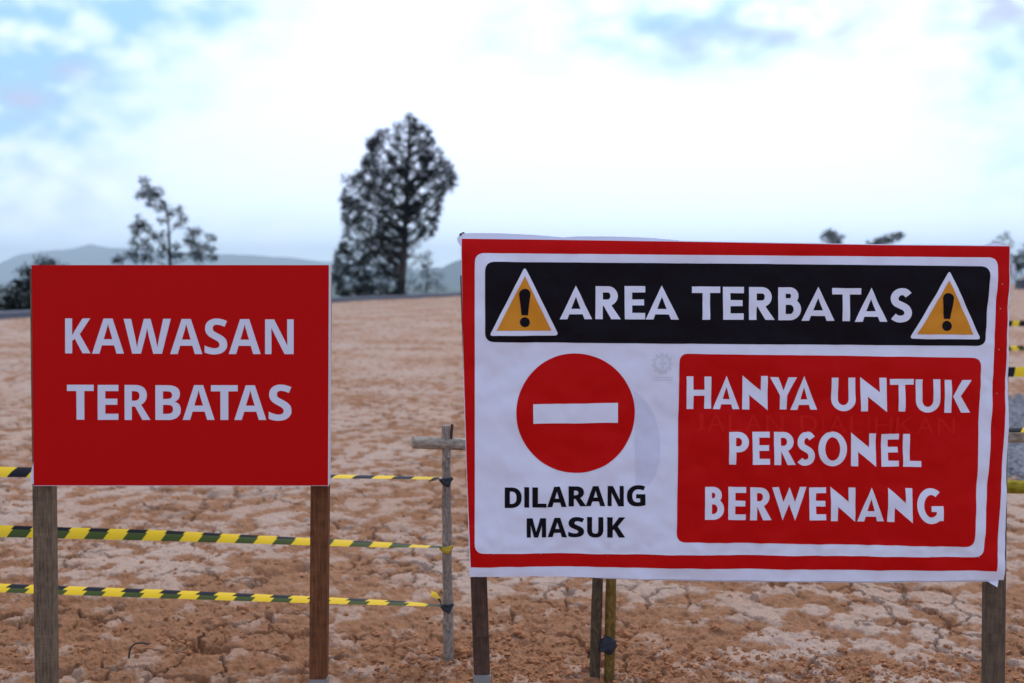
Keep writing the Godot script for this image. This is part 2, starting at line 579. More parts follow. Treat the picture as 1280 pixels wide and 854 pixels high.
# crown from an outline traced in pixels, given the width it has at each height also in depth
func tree(called: String, label: String, group: String, depth: float, trunk_px: Array, r_base: float, outline_px: Array, n_clumps: int, clump_r: float, per: float, size: float, gaps: float, extra := [], tone := 0.0) -> Node3D:
	var base := at(trunk_px[0][0], trunk_px[0][1], depth)
	base.y = ground_height(base.x, depth) - 0.2
	var o := thing(called, label, "tree", base, group)
	var trunk: Array = [Vector3.ZERO]
	for p in trunk_px: trunk.append(at(p[0], p[1], depth) - base)
	var line: Array = []
	var radii: Array = []
	for i in trunk.size() - 1:
		for k in 4: line.append(trunk[i].lerp(trunk[i + 1], k / 4.0))
	line.append(trunk[-1])
	for i in line.size(): radii.append(lerpf(r_base, r_base * 0.12, pow(float(i) / (line.size() - 1), 0.8)))
	part("trunk", tube(line, radii, 8, 0.1), M.bark, o)
	var clumps: Array = []
	var poly := PackedVector2Array()
	for p in outline_px: poly.append(Vector2(p[0], p[1]))
	if poly.size():
		var box := Rect2(poly[0], Vector2.ZERO)
		for p in poly: box = box.expand(p)
		var tries := 0
		while clumps.size() < n_clumps and tries < 20000:
			tries += 1
			var q := Vector2(rng.randf_range(box.position.x, box.end.x), rng.randf_range(box.position.y, box.end.y))
			if not Geometry2D.is_point_in_polygon(q, poly): continue
			var row := spans([[poly]], q.y)
			var mid := (q.x)
			var hw := 10.0
			for s in row:
				if q.x >= s[0] and q.x <= s[1]:
					mid = (s[0] + s[1]) / 2
					hw = (s[1] - s[0]) / 2
			var room := sqrt(maxf(0.0, 1.0 - pow((q.x - mid) / hw, 2.0))) * hw
			var z := rng.randf_range(-1, 1) * room / F * depth * 0.9
			var p3 := at(q.x, q.y, depth + z) - base
			if noise.get_noise_3d(p3.x * 32.0 + depth, p3.y * 32.0, p3.z * 14.0) < gaps: continue
			clumps.append([p3, clump_r * rng.randf_range(0.6, 1.2)])
	for e in extra: clumps.append([at(e[0], e[1], depth + rng.randf_range(-1, 1) * e[2] / F * depth * 0.8) - base, e[2] / F * depth * 1.2])
	var br := part("branches", limbs(line, clumps, r_base * 0.2, 3 if clumps.size() < 200 else 9), M.bark, o)
	br.set_meta("kind", "stuff")
	part("crown", leaf_mesh(clumps, per, size, Color(0.04, 0.064, 0.042).lerp(Color(0.05, 0.075, 0.04), tone), Color(0.065, 0.1, 0.055).lerp(Color(0.09, 0.12, 0.055), tone)), M.leaf, o)
	return o

# ------------------------------------------------------------------ tape
# pts: [px, py, depth, apparent height in px]; the tape is 50 mm wide and turns edge-on where it looks thin
func ribbon(pts: Array, width: float, start_u := 0.0) -> ArrayMesh:
	var v := PackedVector3Array()
	var n := PackedVector3Array()
	var uv := PackedVector2Array()
	var idx := PackedInt32Array()
	var along := start_u
	var prev := Vector3.ZERO
	var steps := 16
	var cnt := 0
	for i in pts.size() - 1:
		for k in steps + (1 if i == pts.size() - 2 else 0):
			var t := float(k) / steps
			var a: Array = pts[i]
			var b: Array = pts[i + 1]
			var d := lerpf(a[2], b[2], t)
			var c := at(lerpf(a[0], b[0], t), lerpf(a[1], b[1], t), d)
			var hh := lerpf(a[3], b[3], t) / F * d / width
			var drop := (lerpf(a[1], b[1], t) - 345.0) / F      # the tape is seen from above
			var th := maxf(asin(clampf(hh / sqrt(1.0 + drop * drop), 0.05, 0.97)) - atan(drop), -0.15)
			var across := Vector3(0, sin(th), -cos(th))
			if cnt: along += c.distance_to(prev)
			prev = c
			for s in 3:
				var f := s / 2.0 - 0.5
				var nn := Vector3(0, cos(th), sin(th))
				v.append(c + across * width * f + nn * (0.004 if s == 1 else 0.0))
				n.append((nn + across * f * 0.5).normalized())
				uv.append(Vector2(along / 0.15, 0.5 - f))
			cnt += 1
	for i in cnt - 1:
		for s in 2:
			var a := i * 3 + s
			idx.append_array([a, a + 1, a + 3, a + 1, a + 4, a + 3])
	return mesh_of(v, n, idx, uv)

func tape_texture(fold: float, shift: float) -> ImageTexture:
	var im := Image.create_empty(256, 64, false, Image.FORMAT_RGB8)
	var yellow := lin(0.72, 0.47, 0.025)
	var black := lin(0.012, 0.012, 0.016)
	var olive := lin(0.055, 0.075, 0.02)
	for y in 64:
		for x in 256:
			var top := y / 64.0 < fold
			var u := fposmod(x / 256.0 + y / 64.0 * 0.16 + (shift if top else 0.0), 1.0)
			var c := black if top else olive
			if fold > 0.98: c = black
			if u < 0.5: c = yellow
			im.set_pixel(x, y, c)
	return ImageTexture.create_from_image(im)

func wood_texture(seed_: int) -> ImageTexture:
	var im := Image.create_empty(256, 512, false, Image.FORMAT_RGB8)
	for y in 512:
		for x in 256:
			var g := noise.get_noise_2d(x * 6.0 + seed_ * 900.0, y * 0.35) * 0.5 + noise.get_noise_2d(x * 18.0, y * 0.8 + seed_ * 500.0) * 0.35
			var saw := noise.get_noise_2d(x * 0.3, y * 16.0 + seed_ * 77.0) * 0.22
			var blot := noise.get_noise_2d(x * 1.2 + 300.0, y * 1.2 + seed_ * 50.0) * 0.4
			var l := clampf(0.78 + 0.3 * (g + saw + blot), 0.3, 1.0)
			im.set_pixel(x, y, Color(l, l * 0.98, l * 0.95))
	return ImageTexture.create_from_image(im)

func grain_texture(fr: float, lo: float, seed_: float) -> ImageTexture:
	var im := Image.create_empty(512, 512, false, Image.FORMAT_RGB8)
	for y in 512:
		for x in 512:
			# wraps: sampled on a torus
			var a := TAU * x / 512.0
			var b := TAU * y / 512.0
			var l := 0.5 + 0.5 * noise.get_noise_3d(cos(a) * fr + seed_, sin(a) * fr + cos(b) * fr, sin(b) * fr)
			l = clampf(lo + (1.0 - lo) * l + rng.randf_range(-0.06, 0.06), 0.0, 1.0)
			im.set_pixel(x, y, Color(l, l, l))
	return ImageTexture.create_from_image(im)

# ------------------------------------------------------------------ sky
func sky_picture() -> ImageTexture:
	var W := 2048
	var sunward := Vector3(0.2, 0.6, -0.78).normalized()
	var H := 1024
	var data := PackedFloat32Array()
	data.resize(W * H * 3)
	var n := FastNoiseLite.new()
	n.seed = 21
	n.frequency = 1.0
	n.fractal_octaves = 5
	n.fractal_gain = 0.5
	# openings and dim cloud bottoms seen in the photograph: px, py, radius x, radius y, strength
	var holes := [[20, 40, 200, 130, 0.8], [0, 150, 150, 90, 0.5], [250, 0, 160, 60, 0.4], [880, 25, 190, 60, 0.8], [1280, 60, 110, 120, 0.55], [330, 300, 230, 34, 0.22], [640, 45, 120, 50, 0.15], [1275, 230, 70, 110, 0.2], [40, 300, 130, 60, 0.18]]
	var grey := [[95, 92, 26, 16, 0.5], [25, 122, 55, 22, 0.5], [1000, 32, 75, 22, 0.55], [870, 50, 75, 24, 0.35], [1260, 8, 80, 34, 0.6], [30, 250, 120, 60, 0.3]]
	for y in H:
		var el := PI / 2 - PI * (y + 0.5) / H
		for x in W:
			var az := TAU * (x + 0.5) / W
			var i := (y * W + x) * 3
			if el < -0.06:
				data[i] = 0.72; data[i + 1] = 0.84; data[i + 2] = 1.0
				continue
			var dir := Vector3(sin(az) * cos(el), sin(el), -cos(az) * cos(el))
			var k := 1.0 / (maxf(dir.y, 0.0) + 0.28)
			var cl := n.get_noise_2d(dir.x * k * 0.9 + 3.0, dir.z * k * 0.9)
			var cl2 := n.get_noise_2d(dir.x * k * 2.3 - 7.0, dir.z * k * 2.3 + 4.0)
			var blue := smoothstep(0.0, 0.62, cl + 0.14) * 0.55
			var dim := smoothstep(0.05, 0.5, cl2) * 0.35
			if dir.z < -0.6 and el < 0.45:
				var c := dir.rotated(Vector3.RIGHT, deg_to_rad(PITCH))
				var px := 640.0 + F * c.x / -c.z
				var py := 427.0 - F * c.y / -c.z
				var near_frame := clampf(1.0 - maxf(maxf(-px, px - 1280.0), -py) / 260.0, 0.0, 1.0)
				var b2 := 0.0
				var fleck := n.get_noise_2d(px * 0.011, py * 0.02)
				var wob := clampf(1.0 + 0.6 * cl2 + 1.1 * fleck, 0.0, 2.0)
				for h in holes: b2 += h[4] * exp(-pow((px - h[0]) / h[2], 2.0) - pow((py - h[1]) / h[3], 2.0)) * wob
				var g2 := 0.0
				for h in grey: g2 += h[4] * exp(-pow((px - h[0]) / h[2], 2.0) - pow((py - h[1]) / h[3], 2.0)) * clampf(1.0 + 3.0 * fleck, 0.0, 2.2)
				blue = lerpf(blue, b2, near_frame)
				dim = lerpf(dim, g2, near_frame)
			blue = clampf(blue, 0.0, 1.0)
			dim = clampf(dim, 0.0, 1.0)
			var lit := 0.78 + 0.55 * exp(-pow(acos(clampf(dir.dot(sunward), -1.0, 1.0)) / 1.05, 2.0))
			var cloud := Vector3(1.02, 1.15, 1.54) * lit
			var open := Vector3(0.40, 0.72, 1.0) * lerpf(lit, 1.0, 0.5)
			var c3 := cloud.lerp(open, blue)
			c3 = c3.lerp(Vector3(0.56, 0.62, 0.9) * lerpf(lit, 1.0, 0.5), dim * 0.8)
			var low := exp(-maxf(el, 0.0) / 0.05)
			c3 = c3.lerp(Vector3(1.42, 1.74, 1.9) * lit, low * 0.8)
			data[i] = c3.x; data[i + 1] = c3.y; data[i + 2] = c3.z
	return ImageTexture.create_from_image(Image.create_from_data(W, H, false, Image.FORMAT_RGBF, data.to_byte_array()))

# ------------------------------------------------------------------ sheets of the two signs
var dents := []
func banner_plane(px: float, py: float) -> Vector3:
	var d := Vector3((px - 640.0) / F, -(py - 427.0) / F, -1.0).rotated(Vector3.RIGHT, -deg_to_rad(PITCH))
	var c := Vector3(0, EYE, 0)
	var p0 := at(920, 512, 3.1)
	var n := Vector3(0.028, -0.016, 1.0)
	return c + d * ((p0 - c).dot(n) / d.dot(n))

var swell := PackedFloat32Array()
func banner(px: float, py: float) -> Vector3:
	var u := clampf((px - 560.0) / 2.0, 0.0, 364.9)
	var v := clampf((py - 280.0) / 2.0, 0.0, 234.9)
	var i := int(v) * 366 + int(u)
	u -= floorf(u)
	v -= floorf(v)
	var w := lerpf(lerpf(swell[i], swell[i + 1], u), lerpf(swell[i + 366], swell[i + 367], u), v)
	return banner_plane(px, py) + Vector3(0.028, -0.016, 1.0).normalized() * w

func cloth_height(px: float, py: float) -> float:
	var w := 0.0085 * noise.get_noise_2d(px * 0.55, py * 0.8) + 0.0075 * noise.get_noise_2d(px * 1.25 + 500.0, py * 1.05) + 0.0022 * noise.get_noise_2d(px * 2.6 + 90.0, py * 2.2 + 40.0)
	# slack folds running from the corners
	var a := (px - 576.0) * 0.82 + (py - 297.0) * 0.57
	var b := -(px - 576.0) * 0.57 + (py - 297.0) * 0.82
	w += 0.003 * sin(b / 9.0) * exp(-a / 150.0) * exp(-b * b / 3600.0)
	a = -(px - 1256.0) * 0.86 - (py - 726.0) * 0.5
	b = (px - 1256.0) * 0.5 - (py - 726.0) * 0.86
	w += 0.0035 * sin(b / 8.0) * exp(-a / 120.0) * exp(-b * b / 2500.0)
	a = px - 1150.0 - (py - 340.0) * 0.6
	w += 0.002 * exp(-a * a / 160.0) * smoothstep(430.0, 330.0, py) * smoothstep(300.0, 320.0, py)
	# puckers at the nails along the lower batten
	for q: Vector2 in dents:
		var r := Vector2(px - q.x, (py - q.y) * 1.0)
		if absf(r.x) < 60.0 and absf(r.y) < 60.0:
			var l := r.length()
			w -= 0.0022 * exp(-l * l / 120.0)
			w += 0.0014 * cos(atan2(r.x, -r.y) * 6.0) * exp(-pow((l - 20.0) / 14.0, 2.0)) * smoothstep(5.0, 16.0, l) * smoothstep(6.0, -6.0, r.y)
	# the cloth turns back over the frame at the top and the bottom
	w -= 0.014 * pow(smoothstep(322.0, 290.0, py), 2.0)
	w -= 0.004 * smoothstep(708.0, 726.0, py)
	return w

func board_plane(px: float, py: float) -> Vector3:
	var d := Vector3((px - 640.0) / F, -(py - 427.0) / F, -1.0).rotated(Vector3.RIGHT, -deg_to_rad(PITCH))
	var c := Vector3(0, EYE, 0)
	var p0 := at(225, 470, 3.1)
	var n := Vector3(0.0, 0.026, 1.0)
	return c + d * ((p0 - c).dot(n) / d.dot(n))

func board(px: float, py: float) -> Vector3:
	var w := 0.0016 * noise.get_noise_2d(px * 0.5 + 90.0, py * 0.35) + 0.0007 * noise.get_noise_2d(px * 1.6, py * 1.0 + 40.0)
	return board_plane(px, py) + Vector3(0, 0.026, 1.0).normalized() * w

func _ready() -> void:
	rng.seed = 77
	noise.seed = 5
	noise.frequency = 0.01
	noise.fractal_octaves = 3
	cell.seed = 9
	cell.noise_type = FastNoiseLite.TYPE_CELLULAR
	cell.frequency = 0.045
	cell.cellular_return_type = FastNoiseLite.RETURN_DISTANCE2_SUB
	cell.fractal_type = FastNoiseLite.FRACTAL_NONE
	cell.cellular_jitter = 1.1
	flake.seed = 31
	flake.frequency = 1.0
	flake.fractal_octaves = 5
	flake.fractal_gain = 0.55
	flake.fractal_lacunarity = 2.15
	# ---------------- camera
	var cam := Camera3D.new()
	cam.name = "camera"
	add_child(cam)
	cam.position = Vector3(0, EYE, 0)
	cam.rotation_degrees = Vector3(-PITCH, 0, 0)
	cam.fov = rad_to_deg(2.0 * atan(427.0 / F))
	cam.near = 0.05
	cam.far = 20000.0
	var lens := CameraAttributesPhysical.new()
	lens.frustum_focal_length = 35.0
	lens.frustum_focus_distance = 3.12
	lens.frustum_near = 0.05
	lens.frustum_far = 20000.0
	lens.exposure_aperture = 2.5
	cam.attributes = lens
	cam.current = true
	# ---------------- sky, sun, exposure
	var we := WorldEnvironment.new()
	we.name = "world_environment"
	var env := Environment.new()
	env.background_mode = Environment.BG_SKY
	env.tonemap_mode = Environment.TONE_MAPPER_LINEAR
	env.tonemap_exposure = 1.0
	env.sdfgi_enabled = true
	env.ssao_enabled = true
	env.ssil_enabled = true
	env.fog_enabled = true
	env.fog_density = 0.00022
	env.fog_light_color = Color(0.88, 0.96, 1.0)
	var sky := Sky.new()
	var pan := PanoramaSkyMaterial.new()
	pan.panorama = sky_picture()
	sky.sky_material = pan
	env.sky = sky
	we.environment = env
	add_child(we)
	print("sky ", Time.get_ticks_msec())
	var sun := DirectionalLight3D.new()
	sun.name = "sun"
	add_child(sun)
	sun.light_energy = 0.5
	sun.light_color = Color(1.0, 0.96, 0.9)
	sun.light_angular_distance = 30.0
	sun.shadow_enabled = true
	sun.look_at_from_position(Vector3.ZERO, Vector3(-0.2, -0.78, 0.6), Vector3.UP)
	# ---------------- materials
	var clay_m := mat("clay", Color.WHITE, 0.95, 0.2)
	clay_m.vertex_color_use_as_albedo = true
	clay_m.albedo_texture = grain_texture(900.0, 0.72, 3.0)
	clay_m.uv1_triplanar = true
	clay_m.uv1_world_triplanar = true
	clay_m.uv1_scale = Vector3.ONE * 1.7
	clay_m.heightmap_enabled = true
	clay_m.heightmap_texture = clay_m.albedo_texture
	clay_m.heightmap_scale = 0.5
	mat("clod", lin(0.34, 0.155, 0.075), 0.95, 0.2)
	mat("stone", lin(0.2, 0.2, 0.21), 0.9, 0.3)
	mat("red", lin(0.50, 0.004, 0.004), 0.45, 0.16)
	mat("red_board", lin(0.47, 0.003, 0.003), 0.4, 0.16)
	mat("old_red", lin(0.56, 0.010, 0.007), 0.45, 0.16)
	mat("white", lin(0.69, 0.69, 0.82), 0.5, 0.25)
	mat("old_print", lin(0.60, 0.61, 0.76), 0.5, 0.25)
	mat("emblem_print", lin(0.57, 0.59, 0.67), 0.5, 0.25)
	mat("white_board", lin(0.62, 0.62, 0.74), 0.45, 0.25)
	mat("black", lin(0.008, 0.006, 0.009), 0.45, 0.16)
	mat("orange", lin(0.62, 0.235, 0.02), 0.45, 0.22)
	mat("edge", lin(0.5, 0.48, 0.45), 0.7)
	mat("gap_shade", lin(0.05, 0.035, 0.03), 0.9)  # dark colour standing in for the shade behind the face edge
	mat("cement", lin(0.22, 0.21, 0.2), 0.9)
	mat("steel", lin(0.025, 0.024, 0.024), 0.5, 0.4)
	mat("nail", lin(0.3, 0.28, 0.27), 0.5, 0.4)
	mat("kerb", lin(0.075, 0.082, 0.105), 0.8)
	mat("bark", lin(0.06, 0.048, 0.042), 0.9)
	mat("binding", lin(0.03, 0.033, 0.042), 0.5)
	mat("knot_yellow", lin(0.5, 0.33, 0.03), 0.45)
	for w in [["wood_grey", [0.24, 0.175, 0.125], 1], ["wood_red", [0.24, 0.095, 0.045], 2], ["wood_dark", [0.13, 0.078, 0.06], 3], ["wood_brown", [0.185, 0.135, 0.1], 4], ["wood_pale", [0.34, 0.27, 0.2], 5]]:
		var c: Array = w[1]
		var m := mat(w[0], lin(c[0], c[1], c[2]), 0.85, 0.25)
		m.albedo_texture = wood_texture(w[2])
		m.uv1_triplanar = true
		m.uv1_scale = Vector3(6.0, 3.0, 6.0)
	var bark_tex := grain_texture(260.0, 0.4, 50.0)
	for w in [["stick_bark", [0.56, 0.47, 0.40], 7.0], ["pole_wood", [0.66, 0.55, 0.44], 4.0], ["pole_bamboo", [0.36, 0.225, 0.06], 5.0], ["pole_dark", [0.19, 0.135, 0.085], 5.0], ["pole_yellow", [0.55, 0.42, 0.035], 3.0]]:
		var c: Array = w[1]
		var m := mat(w[0], lin(c[0], c[1], c[2]), 0.85, 0.25)
		m.albedo_texture = bark_tex
		m.uv1_triplanar = true
		m.uv1_scale = Vector3(w[2] * 0.4, w[2], w[2]) if w[0] in ["pole_wood", "pole_yellow"] else Vector3(w[2], w[2] * 0.45, w[2])
	var leaf := mat("leaf", Color.WHITE, 0.7, 0.3)
	leaf.vertex_color_use_as_albedo = true
	leaf.backlight_enabled = true
	leaf.backlight = Color(0.25, 0.3, 0.12)
	for w in [["tape_black", 1.0, 0.0], ["tape_fold", 0.34, 0.06], ["tape_half", 0.52, 0.14]]:
		var m := mat(w[0], Color.WHITE, 0.45, 0.17)
		m.albedo_texture = tape_texture(w[1], w[2])
	# ---------------- setting
	build_ground()
	print("ground ", Time.get_ticks_msec())
	hills()
	kerb()
	trees()
	print("trees ", Time.get_ticks_msec())
	# ---------------- objects
	red_board()
	big_banner()
	print("signs ", Time.get_ticks_msec())
	barrier()
	far_right()
	small_things()
	print("done ", Time.get_ticks_msec())

# ------------------------------------------------------------------ far land
func ridge(called: String, profile: Array, depth: float, foot: float, color: Color, rough: float) -> void:
	var v := PackedVector3Array()
	var col := PackedColorArray()
	var xs: Array = []
	var lo: float = profile[0][0]
	var hi: float = profile[-1][0]
	var nx := 160
	for i in nx + 1:
		var px := lerpf(lo, hi, float(i) / nx)
		var py := 345.0
		for k in profile.size() - 1:
			if px >= profile[k][0] and px <= profile[k + 1][0]: py = lerpf(profile[k][1], profile[k + 1][1], smoothstep(profile[k][0], profile[k + 1][0], px))
		py += rough * noise.get_noise_2d(px * 3.0, depth)
		var top := at(px, py, depth)
		for j in 9:
			var t := j / 8.0           # near foot .. ridge .. far foot
			var up := 1.0 - absf(t - 0.55) / 0.55 if t < 0.55 else 1.0 - (t - 0.55) / 0.45
			up = clampf(pow(up, 1.2), 0.0, 1.0)
			var off := (t - 0.55) * depth * 0.25
			var p := Vector3(top.x, foot + (top.y - foot) * up, top.z - off)
			if j > 0 and j < 8 and j != 4: p.y += (top.y - foot) * 0.08 * noise.get_noise_2d(px * 5.0, j * 90.0)
			v.append(p)
			col.append(color)
	var idx := PackedInt32Array()
	for i in nx:
		for j in 8:
			var a := i * 9 + j
			idx.append_array([a, a + 1, a + 9, a + 1, a + 10, a + 9])
	var n := PackedVector3Array()
	n.resize(v.size())
	for i in nx + 1:
		for j in 9:
			var ex := v[mini(i + 1, nx) * 9 + j] - v[maxi(i - 1, 0) * 9 + j]
			var ez := v[i * 9 + mini(j + 1, 8)] - v[i * 9 + maxi(j - 1, 0)]
			n[i * 9 + j] = ex.cross(ez).normalized()
	var m := mat(called, Color.WHITE, 0.95, 0.1)
	m.vertex_color_use_as_albedo = true
	structure(called, mesh_of(v, n, idx, PackedVector2Array(), col), m)

func hills() -> void:
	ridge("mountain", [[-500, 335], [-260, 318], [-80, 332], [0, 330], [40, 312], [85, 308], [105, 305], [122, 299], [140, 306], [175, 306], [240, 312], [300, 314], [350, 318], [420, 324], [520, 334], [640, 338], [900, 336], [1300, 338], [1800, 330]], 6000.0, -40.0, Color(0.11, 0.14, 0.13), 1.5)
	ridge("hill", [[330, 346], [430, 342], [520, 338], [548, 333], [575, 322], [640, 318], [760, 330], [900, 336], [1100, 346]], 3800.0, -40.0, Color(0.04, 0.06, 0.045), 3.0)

func kerb() -> void:
	var st := SurfaceTool.new()
	st.begin(Mesh.PRIMITIVE_TRIANGLES)
	st.set_smooth_group(-1)
	var t := (E1 - E0).normalized()
	var side := Vector2(-t.y, t.x)
	var rows: Array = []
	for i in 60:
		var c := E0 + t * (-45.0 + i * 3.0)
		var wob := 0.25 * noise.get_noise_1d(i * 60.0)
		var top := 0.26 + 0.05 * noise.get_noise_1d(i * 170.0 + 50.0)
		var ring: Array = []
		for q in [[-0.3, -0.15], [-0.22, 0.8], [0.22, 1.0], [0.45, -0.5]]:
			var p: Vector2 = c + side * (q[0] + wob)
			ring.append(Vector3(p.x, top * q[1], -p.y))
		rows.append(ring)
	for i in rows.size() - 1:
		for k in 3:
			var a: Vector3 = rows[i][k]
			var b: Vector3 = rows[i + 1][k]
			var c2: Vector3 = rows[i + 1][k + 1]
			var d: Vector3 = rows[i][k + 1]
			for p in [a, b, c2, a, c2, d]: st.add_vertex(p)
	st.generate_normals()
	var o := part("edge_kerb", st.commit(), M.kerb, self)
	tag(o, "low dark grey kerb along the far edge of the bare clay, before the trees", "kerb")

func trees() -> void:
	tree("tall_tree", "tall dark broad-crowned tree standing at the far edge of the clay between the two signs", "", 75.0,
		[[500, 376], [504, 330], [506, 290], [508, 250], [510, 200], [511, 160]], 0.42,
		[[511, 141], [525, 152], [540, 168], [550, 185], [562, 205], [572, 225], [570, 240], [556, 246], [552, 262], [545, 285], [538, 298], [524, 304], [514, 316], [508, 340], [506, 372], [440, 376], [418, 372], [416, 340], [420, 316], [432, 292], [428, 268], [428, 236], [436, 218], [454, 206], [458, 180], [474, 162], [494, 152]],
		1500, 0.3, 430.0, 0.085, -0.28, [[511, 147, 5], [508, 156, 7], [516, 158, 7], [503, 166, 7], [497, 158, 6], [527, 160, 7], [433, 226, 8], [565, 228, 8], [548, 262, 7], [535, 290, 6]])
	tree("sparse_tree", "thin open-crowned tree with separate tufts of leaves behind the plain red board", "", 72.0,
		[[213, 395], [213, 340], [212, 310], [211, 285], [208, 262], [199, 245], [188, 234]], 0.2, [], 0, 0.4, 620.0, 0.1, 0.0,
		[[181, 227, 6], [185, 240, 8], [176, 244, 6], [192, 248, 7], [197, 240, 6], [188, 256, 5], [205, 257, 6], [199, 262, 5], [172, 270, 3.5], [213, 268, 6], [224, 262, 6], [228, 274, 6], [222, 282, 5], [202, 276, 4.5], [170, 284, 7], [177, 281, 7], [184, 286, 6], [170, 292, 5], [190, 292, 5.5], [196, 297, 5], [203, 294, 5], [166, 302, 5], [172, 309, 5], [180, 303, 6], [186, 310, 6], [163, 318, 6], [150, 324, 6], [143, 326, 4], [172, 322, 7], [184, 324, 6], [205, 308, 6], [202, 318, 5], [220, 308, 5], [216, 320, 6], [226, 320, 5], [238, 291, 6], [246, 291, 6], [241, 303, 7], [249, 311, 8], [243, 318, 7], [252, 322, 7], [262, 297, 5], [268, 299, 4], [264, 313, 5], [267, 322, 5], [258, 307, 4], [233, 302, 4]])
	tree("bushy_tree", "low dark bushy tree beside the left end of the plain red board", "", 46.0,
		[[38, 400], [40, 370], [44, 345], [50, 330]], 0.22,
		[[62, 323], [74, 332], [84, 350], [86, 396], [8, 397], [0, 392], [3, 372], [14, 366], [22, 352], [26, 336], [40, 334], [50, 326]], 150, 0.36, 420.0, 0.075, -0.4,
		[[8, 362, 6], [2, 362, 5], [-6, 366, 8], [14, 356, 4.5], [22, 341, 5], [29, 338, 5], [4, 386, 7], [-10, 388, 10], [-22, 380, 12], [-30, 390, 12]])
	tree("small_tree", "small hazy round tree standing just right of the tall tree", "", 105.0,
		[[533, 372], [534, 350], [535, 335]], 0.12,
		[[520, 318], [536, 316], [544, 330], [560, 338], [566, 350], [556, 362], [514, 364], [508, 346], [512, 330]], 46, 0.55, 110.0, 0.11, -0.15, [], 0.5)
	tree("distant_tree", "far small tree with a light crown rising above the banner's upper edge", "trees beyond the banner", 180.0,
		[[1040, 348], [1040, 310], [1040, 298]], 0.14, [[1028, 290], [1038, 287], [1050, 291], [1057, 300], [1050, 312], [1032, 312], [1026, 300]], 60, 0.62, 140.0, 0.14, -0.5, [], 0.6)
	tree("distant_tree", "far flat-topped tree leaning right above the banner's upper edge", "trees beyond the banner", 180.0,
		[[1098, 348], [1099, 316], [1103, 302]], 0.16, [[1084, 300], [1100, 298], [1112, 294], [1124, 291], [1132, 294], [1124, 299], [1112, 303], [1100, 308], [1084, 306]], 60, 0.5, 190.0, 0.14, -0.6, [], 0.2)
	tree("distant_tree", "far dark dome-shaped tree behind the banner's upper right corner", "trees beyond the banner", 130.0,
		[[1256, 348], [1256, 320], [1254, 300]], 0.2, [[1250, 290], [1258, 291], [1264, 302], [1272, 314], [1278, 330], [1276, 346], [1240, 346], [1238, 318], [1241, 300]], 80, 0.5, 150.0, 0.12, -0.5, [], 0.1)
	tree("distant_tree", "far dark rounded tree right of the pale upright flag", "trees beyond the banner", 125.0,
		[[1286, 348], [1286, 330], [1286, 318]], 0.2, [[1276, 306], [1290, 300], [1304, 310], [1308, 340], [1272, 340], [1270, 322]], 60, 0.5, 150.0, 0.12, -0.5, [], 0.1)

